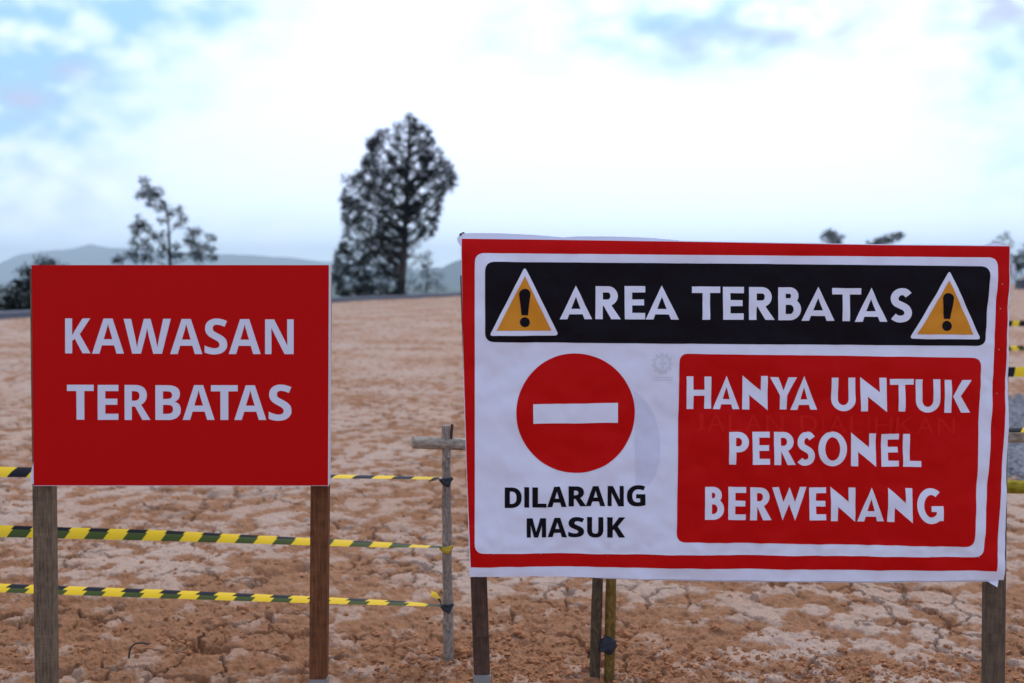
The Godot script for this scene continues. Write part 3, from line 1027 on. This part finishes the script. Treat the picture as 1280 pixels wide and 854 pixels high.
# ------------------------------------------------------------------ the signs
func red_board() -> void:
	var o := thing("red_signboard", "plain red board lettered in white capitals on two timber posts", "sign")
	var s := board
	part("sign_face", lay([[PackedVector2Array([Vector2(39.5, 331.5), Vector2(411, 331.5), Vector2(410, 607), Vector2(42, 607)])]], s, 0.0, 10.0), M.red_board, o)
	var rows := [[["K", 81.6, 398, 113.4, 441.8], ["A", 115.3, 398.3, 155.2, 442.2], ["W", 154.7, 398.6, 213.7, 442.3], ["A", 212.8, 398.8, 253, 442.7], ["S", 255.8, 398.3, 284, 443.2], ["A", 286, 399, 326, 442.7], ["N", 331.5, 399.3, 367.2, 442.7]],
		[["T", 84, 481, 117.4, 524.7], ["E", 122.3, 481.2, 148.3, 524.9], ["R", 155.9, 481.2, 188.2, 525], ["B", 194.3, 481.5, 226, 525], ["A", 228.4, 481.5, 268.3, 525], ["T", 263.7, 481.6, 297.3, 525], ["A", 293, 481.7, 333, 525], ["S", 336, 480.8, 364.5, 526]]]
	for row in rows:
		for l in row:
			part("letter", lay(fit(outline(l[0], 700), l[1], l[2], l[3], l[4], false), s, 0.0006, 8.0), M.white_board, o)
	# white turned edge, board coloured dark for the shaded slot, pale frame
	var corners := [board_plane(39.5, 331.5), board_plane(411, 331.5), board_plane(410, 607), board_plane(42, 607)]
	var back := Vector3(0, 0.026, 1.0).normalized()
	var st := SurfaceTool.new()
	st.begin(Mesh.PRIMITIVE_TRIANGLES)
	st.set_smooth_group(-1)
	for i in 4:
		var a: Vector3 = corners[i]
		var b: Vector3 = corners[(i + 1) % 4]
		var mid: Vector3 = (corners[0] + corners[2]) / 2
		var oa := a + (a - mid).normalized() * 0.0025
		var ob := b + (b - mid).normalized() * 0.0025
		if i == 0 or i == 3: continue
		for q in [[a - back * 0.0006, oa - back * 0.001, ob - back * 0.001, b - back * 0.0006], [oa - back * 0.001, oa - back * 0.007, ob - back * 0.007, ob - back * 0.001]]:
			for k in [0, 1, 2, 0, 2, 3]: st.add_vertex(q[k])
	st.generate_normals()
	part("face_edge", st.commit(), M.white_board, o)
	var bx := func(grow: float, z0: float, z1: float) -> ArrayMesh:
		var t := SurfaceTool.new()
		t.begin(Mesh.PRIMITIVE_TRIANGLES)
		t.set_smooth_group(-1)
		var mid: Vector3 = (corners[0] + corners[2]) / 2
		var f: Array = []
		var g: Array = []
		for c: Vector3 in corners:
			f.append(c + Vector3(signf(c.x - mid.x), signf(c.y - mid.y), 0) * grow - back * z0)
			g.append(c + Vector3(signf(c.x - mid.x), signf(c.y - mid.y), 0) * grow - back * z1)
		var quads := [[f[0], f[1], f[2], f[3]], [g[1], g[0], g[3], g[2]]]
		for i in 4: quads.append([f[i], g[i], g[(i + 1) % 4], f[(i + 1) % 4]])
		for q in quads:
			for k in [0, 1, 2, 0, 2, 3]: t.add_vertex(q[k])
		t.generate_normals()
		return t.commit()
	part("gap_shade_board", bx.call(-0.003, 0.008, 0.017), M.gap_shade, o)
	part("frame", bx.call(0.0005, 0.018, 0.042), M.edge, o)
	# crumpled white sheet corner at the lower left
	part("sheet_corner", lay([[PackedVector2Array([Vector2(40, 578), Vector2(42, 607), Vector2(37, 604), Vector2(35.5, 596)])]], func(px, py): return board_plane(px, py) - Vector3(0, 0, 0.006 + 0.001 * (42 - px)), 0.0, 3.0), M.white_board, o)
	var z := 3.165
	for p in [[56, 610, 58.8, 854, 0.062, "wood_grey"], [400.5, 610, 398.5, 854, 0.056, "wood_red"]]:
		var a := at(p[0], 340.0, z)
		var b := at(p[0], p[1], z)
		var c := at(p[2], p[3], z)
		var dir := (c - b) / (b.y - c.y)
		var foot := b + dir * (b.y + 0.25)
		var top := b - dir * (a.y - b.y)
		part("post", timber(foot, top, p[4], 0.045), M[p[5]], o)
	var q := at(398.6, 846, z)
	part("footing", timber(Vector3(q.x, -0.1, -z), Vector3(q.x + 0.001, q.y, -z), 0.059, 0.048), M.cement, o)

func big_banner() -> void:
	for x in [614, 678, 754, 816, 880, 950, 1020, 1090, 1160, 1222]: dents.append(Vector2(x + rng.randf_range(-6, 6), 692 + (x - 600) * 0.007))
	for y in [355, 386, 437, 492]: dents.append(Vector2(1254 - (y - 300) * 0.04, y))
	swell.resize(366 * 236)
	for r in 236:
		for c in 366: swell[r * 366 + c] = cloth_height(560.0 + c * 2.0, 280.0 + r * 2.0)
	var o := thing("warning_banner", "large red-bordered white printed banner with black heading, nailed to timber posts", "banner")
	var s := banner
	part("banner_sheet", lay([[PackedVector2Array([Vector2(576, 297.5), Vector2(700, 299), Vector2(900, 302), Vector2(1100, 305.5), Vector2(1263, 307), Vector2(1262, 400), Vector2(1259.5, 560), Vector2(1256, 726), Vector2(1080, 727.5), Vector2(900, 726), Vector2(700, 721.5), Vector2(640, 720.5), Vector2(588, 722), Vector2(586, 716), Vector2(587, 709), Vector2(580, 500)])]], s, 0.0), M.white, o)
	part("border", lay([[PackedVector2Array([Vector2(577, 298.5), Vector2(700, 300), Vector2(900, 303), Vector2(1100, 306.5), Vector2(1262, 308), Vector2(1261.5, 350), Vector2(1258, 460), Vector2(1252, 600), Vector2(1245.5, 714), Vector2(1080, 713), Vector2(900, 711), Vector2(760, 709), Vector2(640, 708), Vector2(588.5, 709.5), Vector2(584, 600), Vector2(581, 500), Vector2(578, 400)])]], s, 0.0006), M.red, o)
	part("white_panel", lay(rounded([Vector2(593.5, 316.5), Vector2(1247, 322), Vector2(1241, 480), Vector2(1229.5, 697), Vector2(900, 694), Vector2(593.5, 691.5)], 12.0), s, 0.0012), M.white, o)
	var header := part("header_panel", lay(rounded([Vector2(606.5, 327.5), Vector2(900, 329.5), Vector2(1237, 333), Vector2(1231, 432.5), Vector2(900, 430), Vector2(606.5, 427.5)], 12.0), s, 0.0018), M.black, o)
	var message := part("message_panel", lay(rounded([Vector2(849, 442), Vector2(1226, 447.5), Vector2(1217.5, 683.5), Vector2(845.5, 677.5)], 11.0), s, 0.0018), M.red, o)
	for l in [["A", 699.5, 357, 740.2, 399.2], ["R", 744.2, 357.8, 775.7, 399.2], ["E", 780.8, 357.8, 806.6, 399.2], ["A", 806.8, 357, 847.8, 399.3], ["T", 864.3, 358.4, 900, 399.5], ["E", 903.3, 358.7, 929.8, 399.7], ["R", 936, 359, 968, 400], ["B", 972.8, 359.3, 1001, 400.4], ["A", 1001.7, 358.5, 1042.6, 401], ["T", 1039.5, 360.2, 1075.8, 401.4], ["A", 1067.9, 359.6, 1109, 402.3], ["S", 1113.3, 360.2, 1139.5, 403.2]]:
		part("letter", lay(geometric(l[0], l[1], l[2], l[3], l[4], 9.3, 7.9), s, 0.0024, 4.0, 2.0), M.white, header)
	for l in [["H", 857.7, 470.3, 888.6, 511], ["A", 890.8, 469.5, 924.3, 511.6], ["N", 927.9, 469, 959.1, 512.7], ["Y", 961.9, 471.2, 995, 511.6], ["A", 987.2, 469.8, 1021.5, 512.2], ["U", 1039, 472, 1069, 513.9], ["N", 1075, 471.3, 1107, 514.6], ["T", 1110.9, 473.4, 1141.5, 513.9], ["U", 1143.8, 474, 1174.4, 515.8], ["K", 1180, 474.8, 1212.6, 515.8],
			["P", 910.8, 539.7, 934.9, 579.9], ["E", 939.7, 539.7, 961.9, 580.3], ["R", 967, 539.7, 994, 580.7], ["S", 995.9, 539.4, 1018.4, 582.1], ["O", 1022.6, 539.4, 1058, 582.7], ["N", 1063.1, 540.4, 1094, 583.2], ["E", 1100.8, 542, 1123.5, 583], ["L", 1128.6, 542.5, 1151, 583.5],
			["B", 880.7, 608.3, 904.9, 649.3], ["E", 910.2, 608.4, 932.1, 649.7], ["R", 937.2, 608.5, 964.2, 650.1], ["W", 964.4, 608.5, 1008, 650.9], ["E", 1011.3, 609.4, 1032.7, 650.1], ["N", 1038.4, 608.3, 1068.8, 652.2], ["A", 1071.3, 608.8, 1105.3, 651.8], ["N", 1109, 609.2, 1139.5, 653.1], ["G", 1145.2, 610.2, 1177.2, 654]]:
		part("letter", lay(geometric(l[0], l[1], l[2], l[3], l[4], 8.5, 7.3), s, 0.0024, 4.0, 2.0), M.white, message)
	# traces of an older print under the red field
	var x := 863.0
	for c in "JALAN DIALIHKAN":
		if c == " ":
			x += 16.0
			continue
		var w := 8.0 if c == "I" else 16.0 if c == "L" or c == "J" else 22.0
		if c == "I": w = 5.0
		part("faded_letter", lay(fit(outline(c, 400), x, 517.5 + (x - 863) * 0.014, x + w, 538.5 + (x - 863) * 0.014, false), s, 0.0024, 4.0), M.old_red, message)
		x += w + 4.5
	for l in [["D", 631, 609.4, 652, 634.8], ["I", 655.4, 609, 661.4, 634.4], ["L", 665.5, 609, 683, 634.2], ["A", 684, 608.3, 708, 633.7], ["R", 710.6, 607.8, 732.8, 633.1], ["A", 732.5, 607.5, 756.4, 632.8], ["N", 759.5, 607.3, 779.4, 632.5], ["G", 783.4, 606.9, 806.6, 632.8], ["M", 658.3, 647.7, 682.5, 672], ["A", 684.8, 647.2, 708.6, 672], ["S", 710.3, 646.6, 730.2, 672], ["U", 734, 646.3, 753.9, 671.9], ["K", 758.8, 646, 780.9, 671.6]]:
		part("letter", lay([[box2(l[1], l[2], l[3], l[4])[0]]] if l[0] == "I" else bolder(fit(outline(l[0], 700), l[1] + 0.4, l[2] + 0.4, l[3] - 0.4, l[4] - 0.4, false), 0.4), s, 0.0018, 4.0), M.black, o)
	var round_ := part("no_entry_disc", lay([[ellipse(Vector2(719.3, 516.5), 74.0, 74.6, 96)]], s, 0.0018), M.red, o)
	part("bar", lay([[PackedVector2Array([Vector2(666.3, 505.2), Vector2(772.3, 503.6), Vector2(772.3, 528.2), Vector2(666.5, 529.6)])]], s, 0.0024), M.white, round_)
	# the older disc that shows as a faint crescent
	part("faded_crescent", lay([[PackedVector2Array([Vector2(792, 488), Vector2(802, 496), Vector2(812, 508), Vector2(819, 522), Vector2(824, 540), Vector2(825.5, 560), Vector2(824, 578), Vector2(819, 594), Vector2(812, 606), Vector2(795, 606), Vector2(793.5, 560), Vector2(794.5, 520)])]], s, 0.0015), M.old_print, o)
	# warning triangles
	for t in [[655.9, 333.5, 611.5, 419.8, 698.5, 419.4, 655.9, 345.5, 620.5, 413.6, 689.3, 413.2, 655.9, 361.0, 394.2, 402.9, 0.0], [1186.2, 338, 1137, 423.4, 1225.5, 424.4, 1185.9, 350.8, 1146.3, 417.5, 1216.5, 418.2, 1184.4, 366.2, 398.8, 407.4, -1.7]]:
		var tri := part("warning_triangle", lay(rounded([Vector2(t[0], t[1]), Vector2(t[4], t[5]), Vector2(t[2], t[3])], 5.0), s, 0.0024), M.white, header)
		tri.name = "warning_triangle"
		part("triangle_field", lay([[PackedVector2Array([Vector2(t[6], t[7]), Vector2(t[10], t[11]), Vector2(t[8], t[9])])]], s, 0.003), M.orange, header)
		var cx: float = t[12]
		var top: float = t[13]
		var bot: float = t[14]
		var bx: float = cx + t[16] * 0.8
		var mark := PackedVector2Array()
		for i in 13:
			var a := PI + PI * i / 12.0
			mark.append(Vector2(cx + cos(a) * 7.0, top + 6.5 + sin(a) * 6.5))
		mark.append_array([Vector2(bx + 4.0, bot), Vector2(bx - 4.0, bot)])
		part("exclamation_mark", lay([[mark], [ellipse(Vector2(cx + t[16], t[15]), 6.2, 6.2, 32)]], s, 0.0036), M.black, header)
	# gear emblem with a cross and two lines of small print under it
	var gear := PackedVector2Array()
	for i in 44:
		var a := TAU * i / 44.0
		var r := 13.6 if i % 4 < 2 else 10.8
		gear.append(Vector2(827.5 + cos(a) * r, 454 + sin(a) * r))
	part("emblem", lay([[gear, ellipse(Vector2(827.5, 454), 8.0, 8.0, 32)], [ellipse(Vector2(827.5, 449.6), 2.0, 2.0, 12)], [ellipse(Vector2(827.5, 458.4), 2.0, 2.0, 12)], box2(823, 452.2, 832.2, 455.4)], s, 0.0018), M.emblem_print, o)
	for y in [471.0, 474.2]: part("small_print", lay([box2(815.0 if y < 472 else 817.0, y, 840.5, y + 0.9)], s, 0.0018), M.emblem_print, o)
	# older sheet behind, folded edges and the lower corner flap
	var behind := func(px, py): return banner_plane(px, py) - Vector3(0, 0, 0.032)
	part("backing_sheet", lay([[PackedVector2Array([Vector2(580, 302), Vector2(1262, 311), Vector2(1258, 600), Vector2(1252, 731), Vector2(1080, 732.5), Vector2(900, 731), Vector2(760, 727.5), Vector2(700, 722.5), Vector2(592, 721)])]], behind, 0.0, 20.0), M.white, o)
	var curl := func(px, py): return banner_plane(px, py) - Vector3(0, 0, 0.025 + 0.0004 * (302.0 - py) + 0.002 * sin(px * 0.05))
	part("folded_edge", lay([[PackedVector2Array([Vector2(573.5, 292), Vector2(590, 290.8), Vector2(625, 291.2), Vector2(668, 293.2), Vector2(705, 296.5), Vector2(722, 295.2), Vector2(770, 295.2), Vector2(815, 297), Vector2(850, 300.2), Vector2(860, 303), Vector2(576, 303), Vector2(576.5, 309), Vector2(571, 301), Vector2(570.5, 298), Vector2(572.5, 295)])]], curl, 0.0, 4.0), M.white, o)
	part("folded_edge", lay([[PackedVector2Array([Vector2(1225, 309), Vector2(1240, 304.4), Vector2(1249, 302.8), Vector2(1256, 304.4), Vector2(1262.5, 307), Vector2(1260, 312)])]], curl, 0.0, 4.0), M.white, o)
	part("corner_flap", lay([[PackedVector2Array([Vector2(1234, 726), Vector2(1251.5, 726), Vector2(1248, 735), Vector2(1240, 730.5)])]], func(px, py): return banner_plane(px, py) - Vector3(0, 0, 0.016 - 0.001 * (py - 726)), 0.0, 3.0), M.white, o)
	part("binding_wire", tube([at(574.5, 296, 3.105), at(576, 292.5, 3.09), at(579, 291.2, 3.1), at(581, 292.5, 3.12)], [0.003, 0.0035, 0.003, 0.0025], 6), M.steel, o)
	# nails
	for q: Vector2 in dents:
		var p: Vector3 = banner(q.x, q.y)
		part("nail", tube([p + Vector3(0, 0, -0.01), p + Vector3(0, 0, 0.0035)], [0.0019, 0.0019], 6), M.nail, o)
	# battens and posts behind the sheet
	for b in [[590, 312, 1250, 320], [592, 708, 1246, 712]]:
		var p0: Vector3 = banner_plane(b[0], b[1]) - Vector3(0, 0, 0.056)
		var p1: Vector3 = banner_plane(b[2], b[3]) - Vector3(0, 0, 0.056)
		part("batten", timber(p0, p1, 0.035, 0.04), M.wood_pale, o)
	for p in [[598.5, 722, 603, 854, 3.18, 0.052, "wood_dark", 0.0], [1242.5, 727, 1241.2, 854, 3.21, 0.062, "wood_brown", -0.12]]:
		var b := at(p[0], p[1], p[4])
		var c := at(p[2], p[3], p[4])
		var dir := (c - b) / (b.y - c.y)
		part("post", timber(b + dir * (b.y + 0.25), b - dir * 0.98, p[5], 0.045, 0.004, p[7]), M[p[6]], o)
	var q := at(602.6, 842, 3.17)
	part("footing", timber(Vector3(q.x + 0.002, -0.1, -3.17), Vector3(q.x, q.y, -3.17), 0.056, 0.048), M.cement, o)

# ------------------------------------------------------------------ barrier of sticks, rails and tape
func barrier() -> void:
	# rough stake that the tapes are tied to
	var base := on_ground(560, 829)
	var depth := -base.z
	var stake := thing("wooden_stake", "rough grey-barked stick standing in the clay with three tapes knotted to it", "stake", Vector3(base.x, 0, base.z))
	var pts: Array = []
	var radii: Array = []
	for i in 31:
		var t := i / 30.0
		var p := at(lerpf(560.5, 557.5, t) + 1.2 * noise.get_noise_1d(i * 40.0), lerpf(829.0, 532.0, t), depth) - Vector3(base.x, 0, base.z)
		if i == 0: p.y = -0.12
		pts.append(p)
		radii.append(0.0195 * lerpf(1.0, 0.84, t) * (1.0 + 0.1 * noise.get_noise_1d(i * 130.0 + 600.0)))
	part("stick", tube(pts, radii, 14, 0.22), M.stick_bark, stake)
	var st0 := Vector3(base.x, 0, base.z)
	part("split_piece", timber(at(563.5, 552, depth) - st0, at(565.2, 530.5, depth) - st0, 0.011, 0.012, 0.002), M.wood_dark, stake)
	part("twig_stub", tube([at(558, 575, depth - 0.01) - st0, at(561, 570.5, depth - 0.028) - st0], [0.009, 0.006], 7, 0.2), M.stick_bark, stake)
	# round rail held by the stake and by the pair of poles
	var rail_px := [[516, 553, depth - 0.04], [580, 555.5, 3.8], [760, 553.5, 3.655], [1000, 549.5, 3.66], [1280, 546.5, 3.68], [1345, 546, 3.68]]
	var br := thing("pole_barrier", "barrier of round poles behind the banner: two tied uprights and long rails", "barrier")
	pts = []
	radii = []
	for i in rail_px.size() - 1:
		for k in 5:
			pts.append(at(lerpf(rail_px[i][0], rail_px[i + 1][0], k / 5.0), lerpf(rail_px[i][1], rail_px[i + 1][1], k / 5.0), lerpf(rail_px[i][2], rail_px[i + 1][2], k / 5.0)))
			radii.append(lerpf(0.0245, 0.02, (i * 5 + k) / 25.0))
	radii[0] = 0.022
	pts.insert(1, pts[0].lerp(pts[1], 0.06))
	radii.insert(1, 0.0245)
	part("rail", tube(pts, radii, 16, 0.06, 90.0), M.pole_wood, br)
	part("rail", tube([at(752, 596, 3.665), at(1000, 603, 3.69), at(1262, 608.5, 3.7), at(1345, 610, 3.7)], [0.024, 0.0245, 0.0255, 0.025], 16, 0.04, 300.0), M.pole_yellow, br)
	for p in [[746.8, 726, 743.2, 854, 0.0205, "pole_dark"], [763.8, 726, 761.5, 854, 0.0195, "pole_bamboo"]]:
		var b := at(p[0], p[1], 3.61)
		var c := at(p[2], p[3], 3.61)
		var dir := (c - b) / (b.y - c.y)
		var q: Array = []
		var r: Array = []
		for i in 16:
			q.append((b + dir * (b.y + 0.2)).lerp(b - dir * 0.62, i / 15.0))
			r.append(p[4] * (1.0 + 0.05 * noise.get_noise_1d(i * 90.0 + p[0])))
		part("upright", tube(q, r, 14, 0.08, p[0]), M[p[5]], br)
	var kn := part("binding", lump(14, 9, 0.5, 20.0), M.binding, br)
	kn.position = at(760.0, 806, 3.595)
	kn.scale = Vector3(0.03, 0.031, 0.026)
	part("upright", tube([Vector3(at(1335, 600, 3.72).x, -0.2, -3.72), Vector3(at(1335, 600, 3.72).x, 1.05, -3.72)], [0.022, 0.02], 12, 0.08), M.pole_wood, br)
	# tape wound along the rail's right part
	part("rail_tape", ribbon([[1180, 538.5, 3.655, 6.0], [1280, 537.5, 3.655, 6.0], [1340, 537.5, 3.655, 6.0]], 0.03), M.tape_black, br)
	# the three tapes on the left
	var sd := depth - 0.028
	var lead := thing("wooden_stake", "stick outside the picture that holds the left ends of the three tapes", "stake", Vector3(at(-150, 600, 3.85).x, 0, -3.85))
	part("stick", tube([Vector3(0, -0.15, 0), Vector3(0.01, 0.5, 0), Vector3(0, 1.0, 0)], [0.021, 0.019, 0.018], 12, 0.15), M.stick_bark, lead)
	var tapes := [
		["topmost yellow and black tape tied between the sticks, half hidden by the red board", "tape_black", [[-150, 588, 3.83, 13.0], [0, 590, 3.83, 13.0], [40, 590.5, 3.83, 12.5], [412, 595.5, sd, 5.0], [480, 596.6, sd, 4.2], [549, 598, sd, 3.0]], [558.5, 600], "black"],
		["middle yellow and black tape tied between the sticks below the red board", "tape_fold", [[-150, 661, 3.83, 15.0], [0, 664, 3.83, 15.0], [200, 669.5, 3.83, 13.5], [400, 677.8, sd, 9.0], [490, 681.5, sd, 6.5], [520, 682.8, sd, 3.2], [552, 684, sd, 2.6]], [558.8, 685], "yellow"],
		["lowest yellow and black tape tied between the sticks below the red board", "tape_half", [[-150, 731, 3.83, 11.0], [0, 735, 3.83, 11.0], [200, 742.5, 3.83, 11.0], [400, 750.3, sd, 8.5], [500, 754.2, sd, 6.0], [553, 757.2, sd, 2.5]], [559.3, 757], "black"]]
	for t in tapes:
		var tp := thing("barrier_tape", t[0], "tape", Vector3.ZERO, "barrier tapes on the left")
		part("ribbon", ribbon(t[2], 0.05), M[t[1]], tp)
		var p := at(t[3][0], t[3][1], depth)
		var ring: Array = []
		var rr: Array = []
		var kind: String = t[4]
		for i in 17:
			var a := TAU * i / 16.0
			ring.append(p + Vector3(cos(a) * 0.0185, 0.006 * sin(a * 1.0 + 0.6), sin(a) * 0.0185))
			rr.append(0.0065 + 0.0025 * sin(a * 3.0))
		part("knot", tube(ring, rr, 8, 0.3), M.knot_yellow if kind == "yellow" else M.binding, tp)
		part("knot", tube([p + Vector3(-0.028, 0.004, 0.012), p + Vector3(-0.012, -0.004, 0.023), p + Vector3(0.006, -0.014 if kind == "black" else -0.008, 0.024), p + Vector3(0.018, 0.004, 0.016)], [0.004, 0.009, 0.011, 0.004], 8, 0.4), M.knot_yellow if kind == "yellow" else M.binding, tp)
		if t[1] == "tape_half":
			part("loose_end", ribbon([[539, 742, depth - 0.05, 7.0], [545, 744, depth - 0.045, 7.0], [550, 750, depth - 0.035, 5.0], [552, 757, depth - 0.03, 3.0]], 0.03, 0.02), M.tape_black, tp)
		elif t[1] == "tape_black":
			part("loose_end", ribbon([[536, 601.5, depth - 0.03, 2.4], [546, 599, depth - 0.03, 2.6], [550, 592, depth - 0.03, 2.6], [551, 588, depth - 0.03, 3.0]], 0.012, 0.02), M.knot_yellow, tp)

func far_right() -> void:
	# stakes and tapes of the fences beyond the banner's right end
	for f in [[6.2, 1120, 1345, [[465, 12.5, "tape_black", "near wide yellow and black tape showing past the banner's right edge"]]], [10.8, 1180, 1320, [[404.5, 7.0, "tape_black", "upper far yellow and black tape beyond the banner's right edge"], [435.5, 6.0, "tape_half", "lower far pale yellow tape beyond the banner's right edge"]]]]:
		var d: float = f[0]
		for px in [f[1], f[2]]:
			var p := at(px, 500, d)
			var k := thing("wooden_stake", ("stick holding the %s, hidden behind the banner" if px < 1280 else "stick holding the right end of the %s") % ("near wide tape" if d < 8.0 else "two far tapes"), "stake", Vector3(p.x, 0, -d), "far tape stakes")
			part("stick", tube([Vector3(0, -0.15, 0), Vector3(0.01, 0.5, 0), Vector3(0, 1.12, 0)], [0.022, 0.02, 0.018], 10, 0.15), M.stick_bark, k)
		for t in f[3]:
			var tp := thing("barrier_tape", t[3], "tape", Vector3.ZERO, "tapes beyond the banner")
			part("ribbon", ribbon([[f[1], t[0] + 1.0, d - 0.022, t[1]], [1265, t[0], d - 0.022, t[1]], [f[2], t[0] - 1.0, d - 0.022, t[1]]], 0.065), M[t[2]], tp)
	# grey gravel spread
	var mm := MultiMesh.new()
	mm.transform_format = MultiMesh.TRANSFORM_3D
	mm.mesh = lump(7, 5, 0.7, 400.0)
	var places: Array = []
	for i in 9000:
		var d := rng.randf_range(7.2, 12.6)
		var x := rng.randf_range(0.40, 0.62) * d
		var inside := smoothstep(0.40, 0.44, x / d) * smoothstep(12.6, 11.0, d) * smoothstep(7.2, 7.6, d)
		if rng.randf() > inside: continue
		var b := Basis.from_euler(Vector3(rng.randf() * TAU, rng.randf() * TAU, 0)).scaled(Vector3.ONE * rng.randf_range(0.014, 0.04))
		places.append(Transform3D(b, Vector3(x, height_at(x, d) + 0.008, -d)))
	mm.instance_count = places.size()
	for i in places.size(): mm.set_instance_transform(i, places[i])
	var g := MultiMeshInstance3D.new()
	g.name = "gravel"
	g.multimesh = mm
	g.material_override = M.stone
	add_child(g)
	tag(g, "grey gravel spread on the clay beyond the banner's right edge", "gravel", "", "stuff")
	# pale upright flag and a low shed far off
	var fl := thing("feather_flag", "pale upright flag far off past the banner's upper right corner", "flag", Vector3(at(1267, 350, 60.0).x, 0, -60))
	var fb := fl.position
	part("pole", tube([Vector3(0, -0.2, 0), at(1262.6, 313, 60.0) - fb], [0.03, 0.02], 8), M.edge, fl)
	var cloth := PackedVector2Array([Vector2(1263, 314), Vector2(1268, 314.5), Vector2(1270.5, 320), Vector2(1270, 344), Vector2(1263, 346)])
	part("cloth", lay([[cloth]], func(px, py): return at(px, py, 60.0 + 0.06 * sin(py * 0.5)), 0.0, 2.0), M.white, fl)
	var sh := thing("shed", "small low dark-roofed shed far off at the right edge of the clay", "shed", Vector3(at(1284, 346, 112.0).x, ground_height(at(1284, 346, 112.0).x, 112.0), -112))
	var wall := BoxMesh.new()
	wall.size = Vector3(1.9, 1.1, 1.6)
	var wo := part("wall", wall, M.kerb, sh)
	wo.position.y = 0.5
	var roof := PrismMesh.new()
	roof.size = Vector3(2.3, 0.5, 2.0)
	var ro := part("roof", roof, M.steel, sh)
	ro.position.y = 1.28

func small_things() -> void:
	# bent wire standing in the clay
	var p := on_ground(161, 826)
	var w := thing("bent_wire", "dark bent wire sticking out of the clay under the red board", "wire", p)
	var d := -p.z
	var q: Array = []
	for c in [[161, 829], [161.5, 818], [163, 811], [166.5, 806.5], [171, 804.2], [178, 803.8], [186, 805.2]]: q.append(at(c[0], c[1], d) - p)
	part("wire", tube(smooth3(q), range(31).map(func(_i): return 0.0036), 7), M.steel, w)
	# clods that can be told apart
	var shapes: Array = []
	for i in 4: shapes.append(lump(12, 8, 0.75, 31.0 * i))
	var spots := [[648, 797, 9], [666, 830, 7.5], [578, 824, 9.5], [631, 799, 5], [655, 831, 4], [664, 844, 4.5], [781, 794, 8], [769, 793, 4], [893, 787, 6.5], [868, 780, 4], [840, 828, 6], [876, 829, 5], [826, 834, 5.5], [356, 814, 6.5], [540, 838, 5], [575, 842, 5], [552, 835, 4.5], [548, 846, 5], [530, 834, 4], [1056, 760, 3.5], [1166, 832, 4], [1003, 826, 4.5], [300, 768, 3.5], [470, 800, 4], [700, 760, 4]]
	for s in spots:
		var g := on_ground(s[0], s[1])
		var r: float = s[2] / F * -g.z * 0.95
		var o := part("clay_clod", shapes[rng.randi() % 4], M.clod, self)
		o.position = Vector3(g.x, height_at(g.x, -g.z) + r * 0.35, g.z)
		o.scale = Vector3(r * 1.3, r * 0.8, r)
		o.rotation.y = rng.randf() * TAU
		tag(o, "loose lump of reddish-brown dry clay lying on the ground", "clod", "loose clay clods")
	# crumbs too small to count
	var mm := MultiMesh.new()
	mm.transform_format = MultiMesh.TRANSFORM_3D
	mm.mesh = lump(6, 4, 0.8, 70.0)
	var places: Array = []
	for i in 60000:
		var dd := 3.2 * pow(2.6, rng.randf())
		var x := rng.randf_range(-0.6, 0.6) * dd
		var f := smoothstep(0.0, 0.5, noise.get_noise_2d(x * 60.0 + 900.0, dd * 60.0)) * smoothstep(7.0, 3.8, dd) * 0.45
		f += 0.9 * exp(-pow((dd - 3.62) / 0.22, 2.0)) * smoothstep(-0.35, 0.35, noise.get_noise_2d(x * 40.0, 70.0) + (0.25 if x > -0.5 else -0.1))
		f += exp(-(pow(x + 0.25, 2.0) + pow(dd - 3.85, 2.0)) / 0.05)
		if rng.randf() > f * 0.8 + 0.02: continue
		var r := 0.0018 + 0.009 * pow(rng.randf(), 3.0)
		var b := Basis.from_euler(Vector3(rng.randf() * TAU, rng.randf() * TAU, 0)).scaled(Vector3(r * 1.3, r, r))
		places.append(Transform3D(b, Vector3(x, height_at(x, dd) + r * 0.3, -dd)))
	mm.instance_count = places.size()
	for i in places.size(): mm.set_instance_transform(i, places[i])
	var c := MultiMeshInstance3D.new()
	c.name = "soil_crumbs"
	c.multimesh = mm
	c.material_override = M.clod
	add_child(c)
	tag(c, "loose crumbs of brown soil scattered over the near clay", "soil", "", "stuff")
	print("crumbs ", places.size())

func smooth3(pts: Array) -> Array:
	var out: Array = []
	for i in pts.size() - 1:
		for k in 5: out.append(pts[i].cubic_interpolate(pts[i + 1], pts[maxi(i - 1, 0)], pts[mini(i + 2, pts.size() - 1)], k / 5.0))
	out.append(pts[-1])
	return out
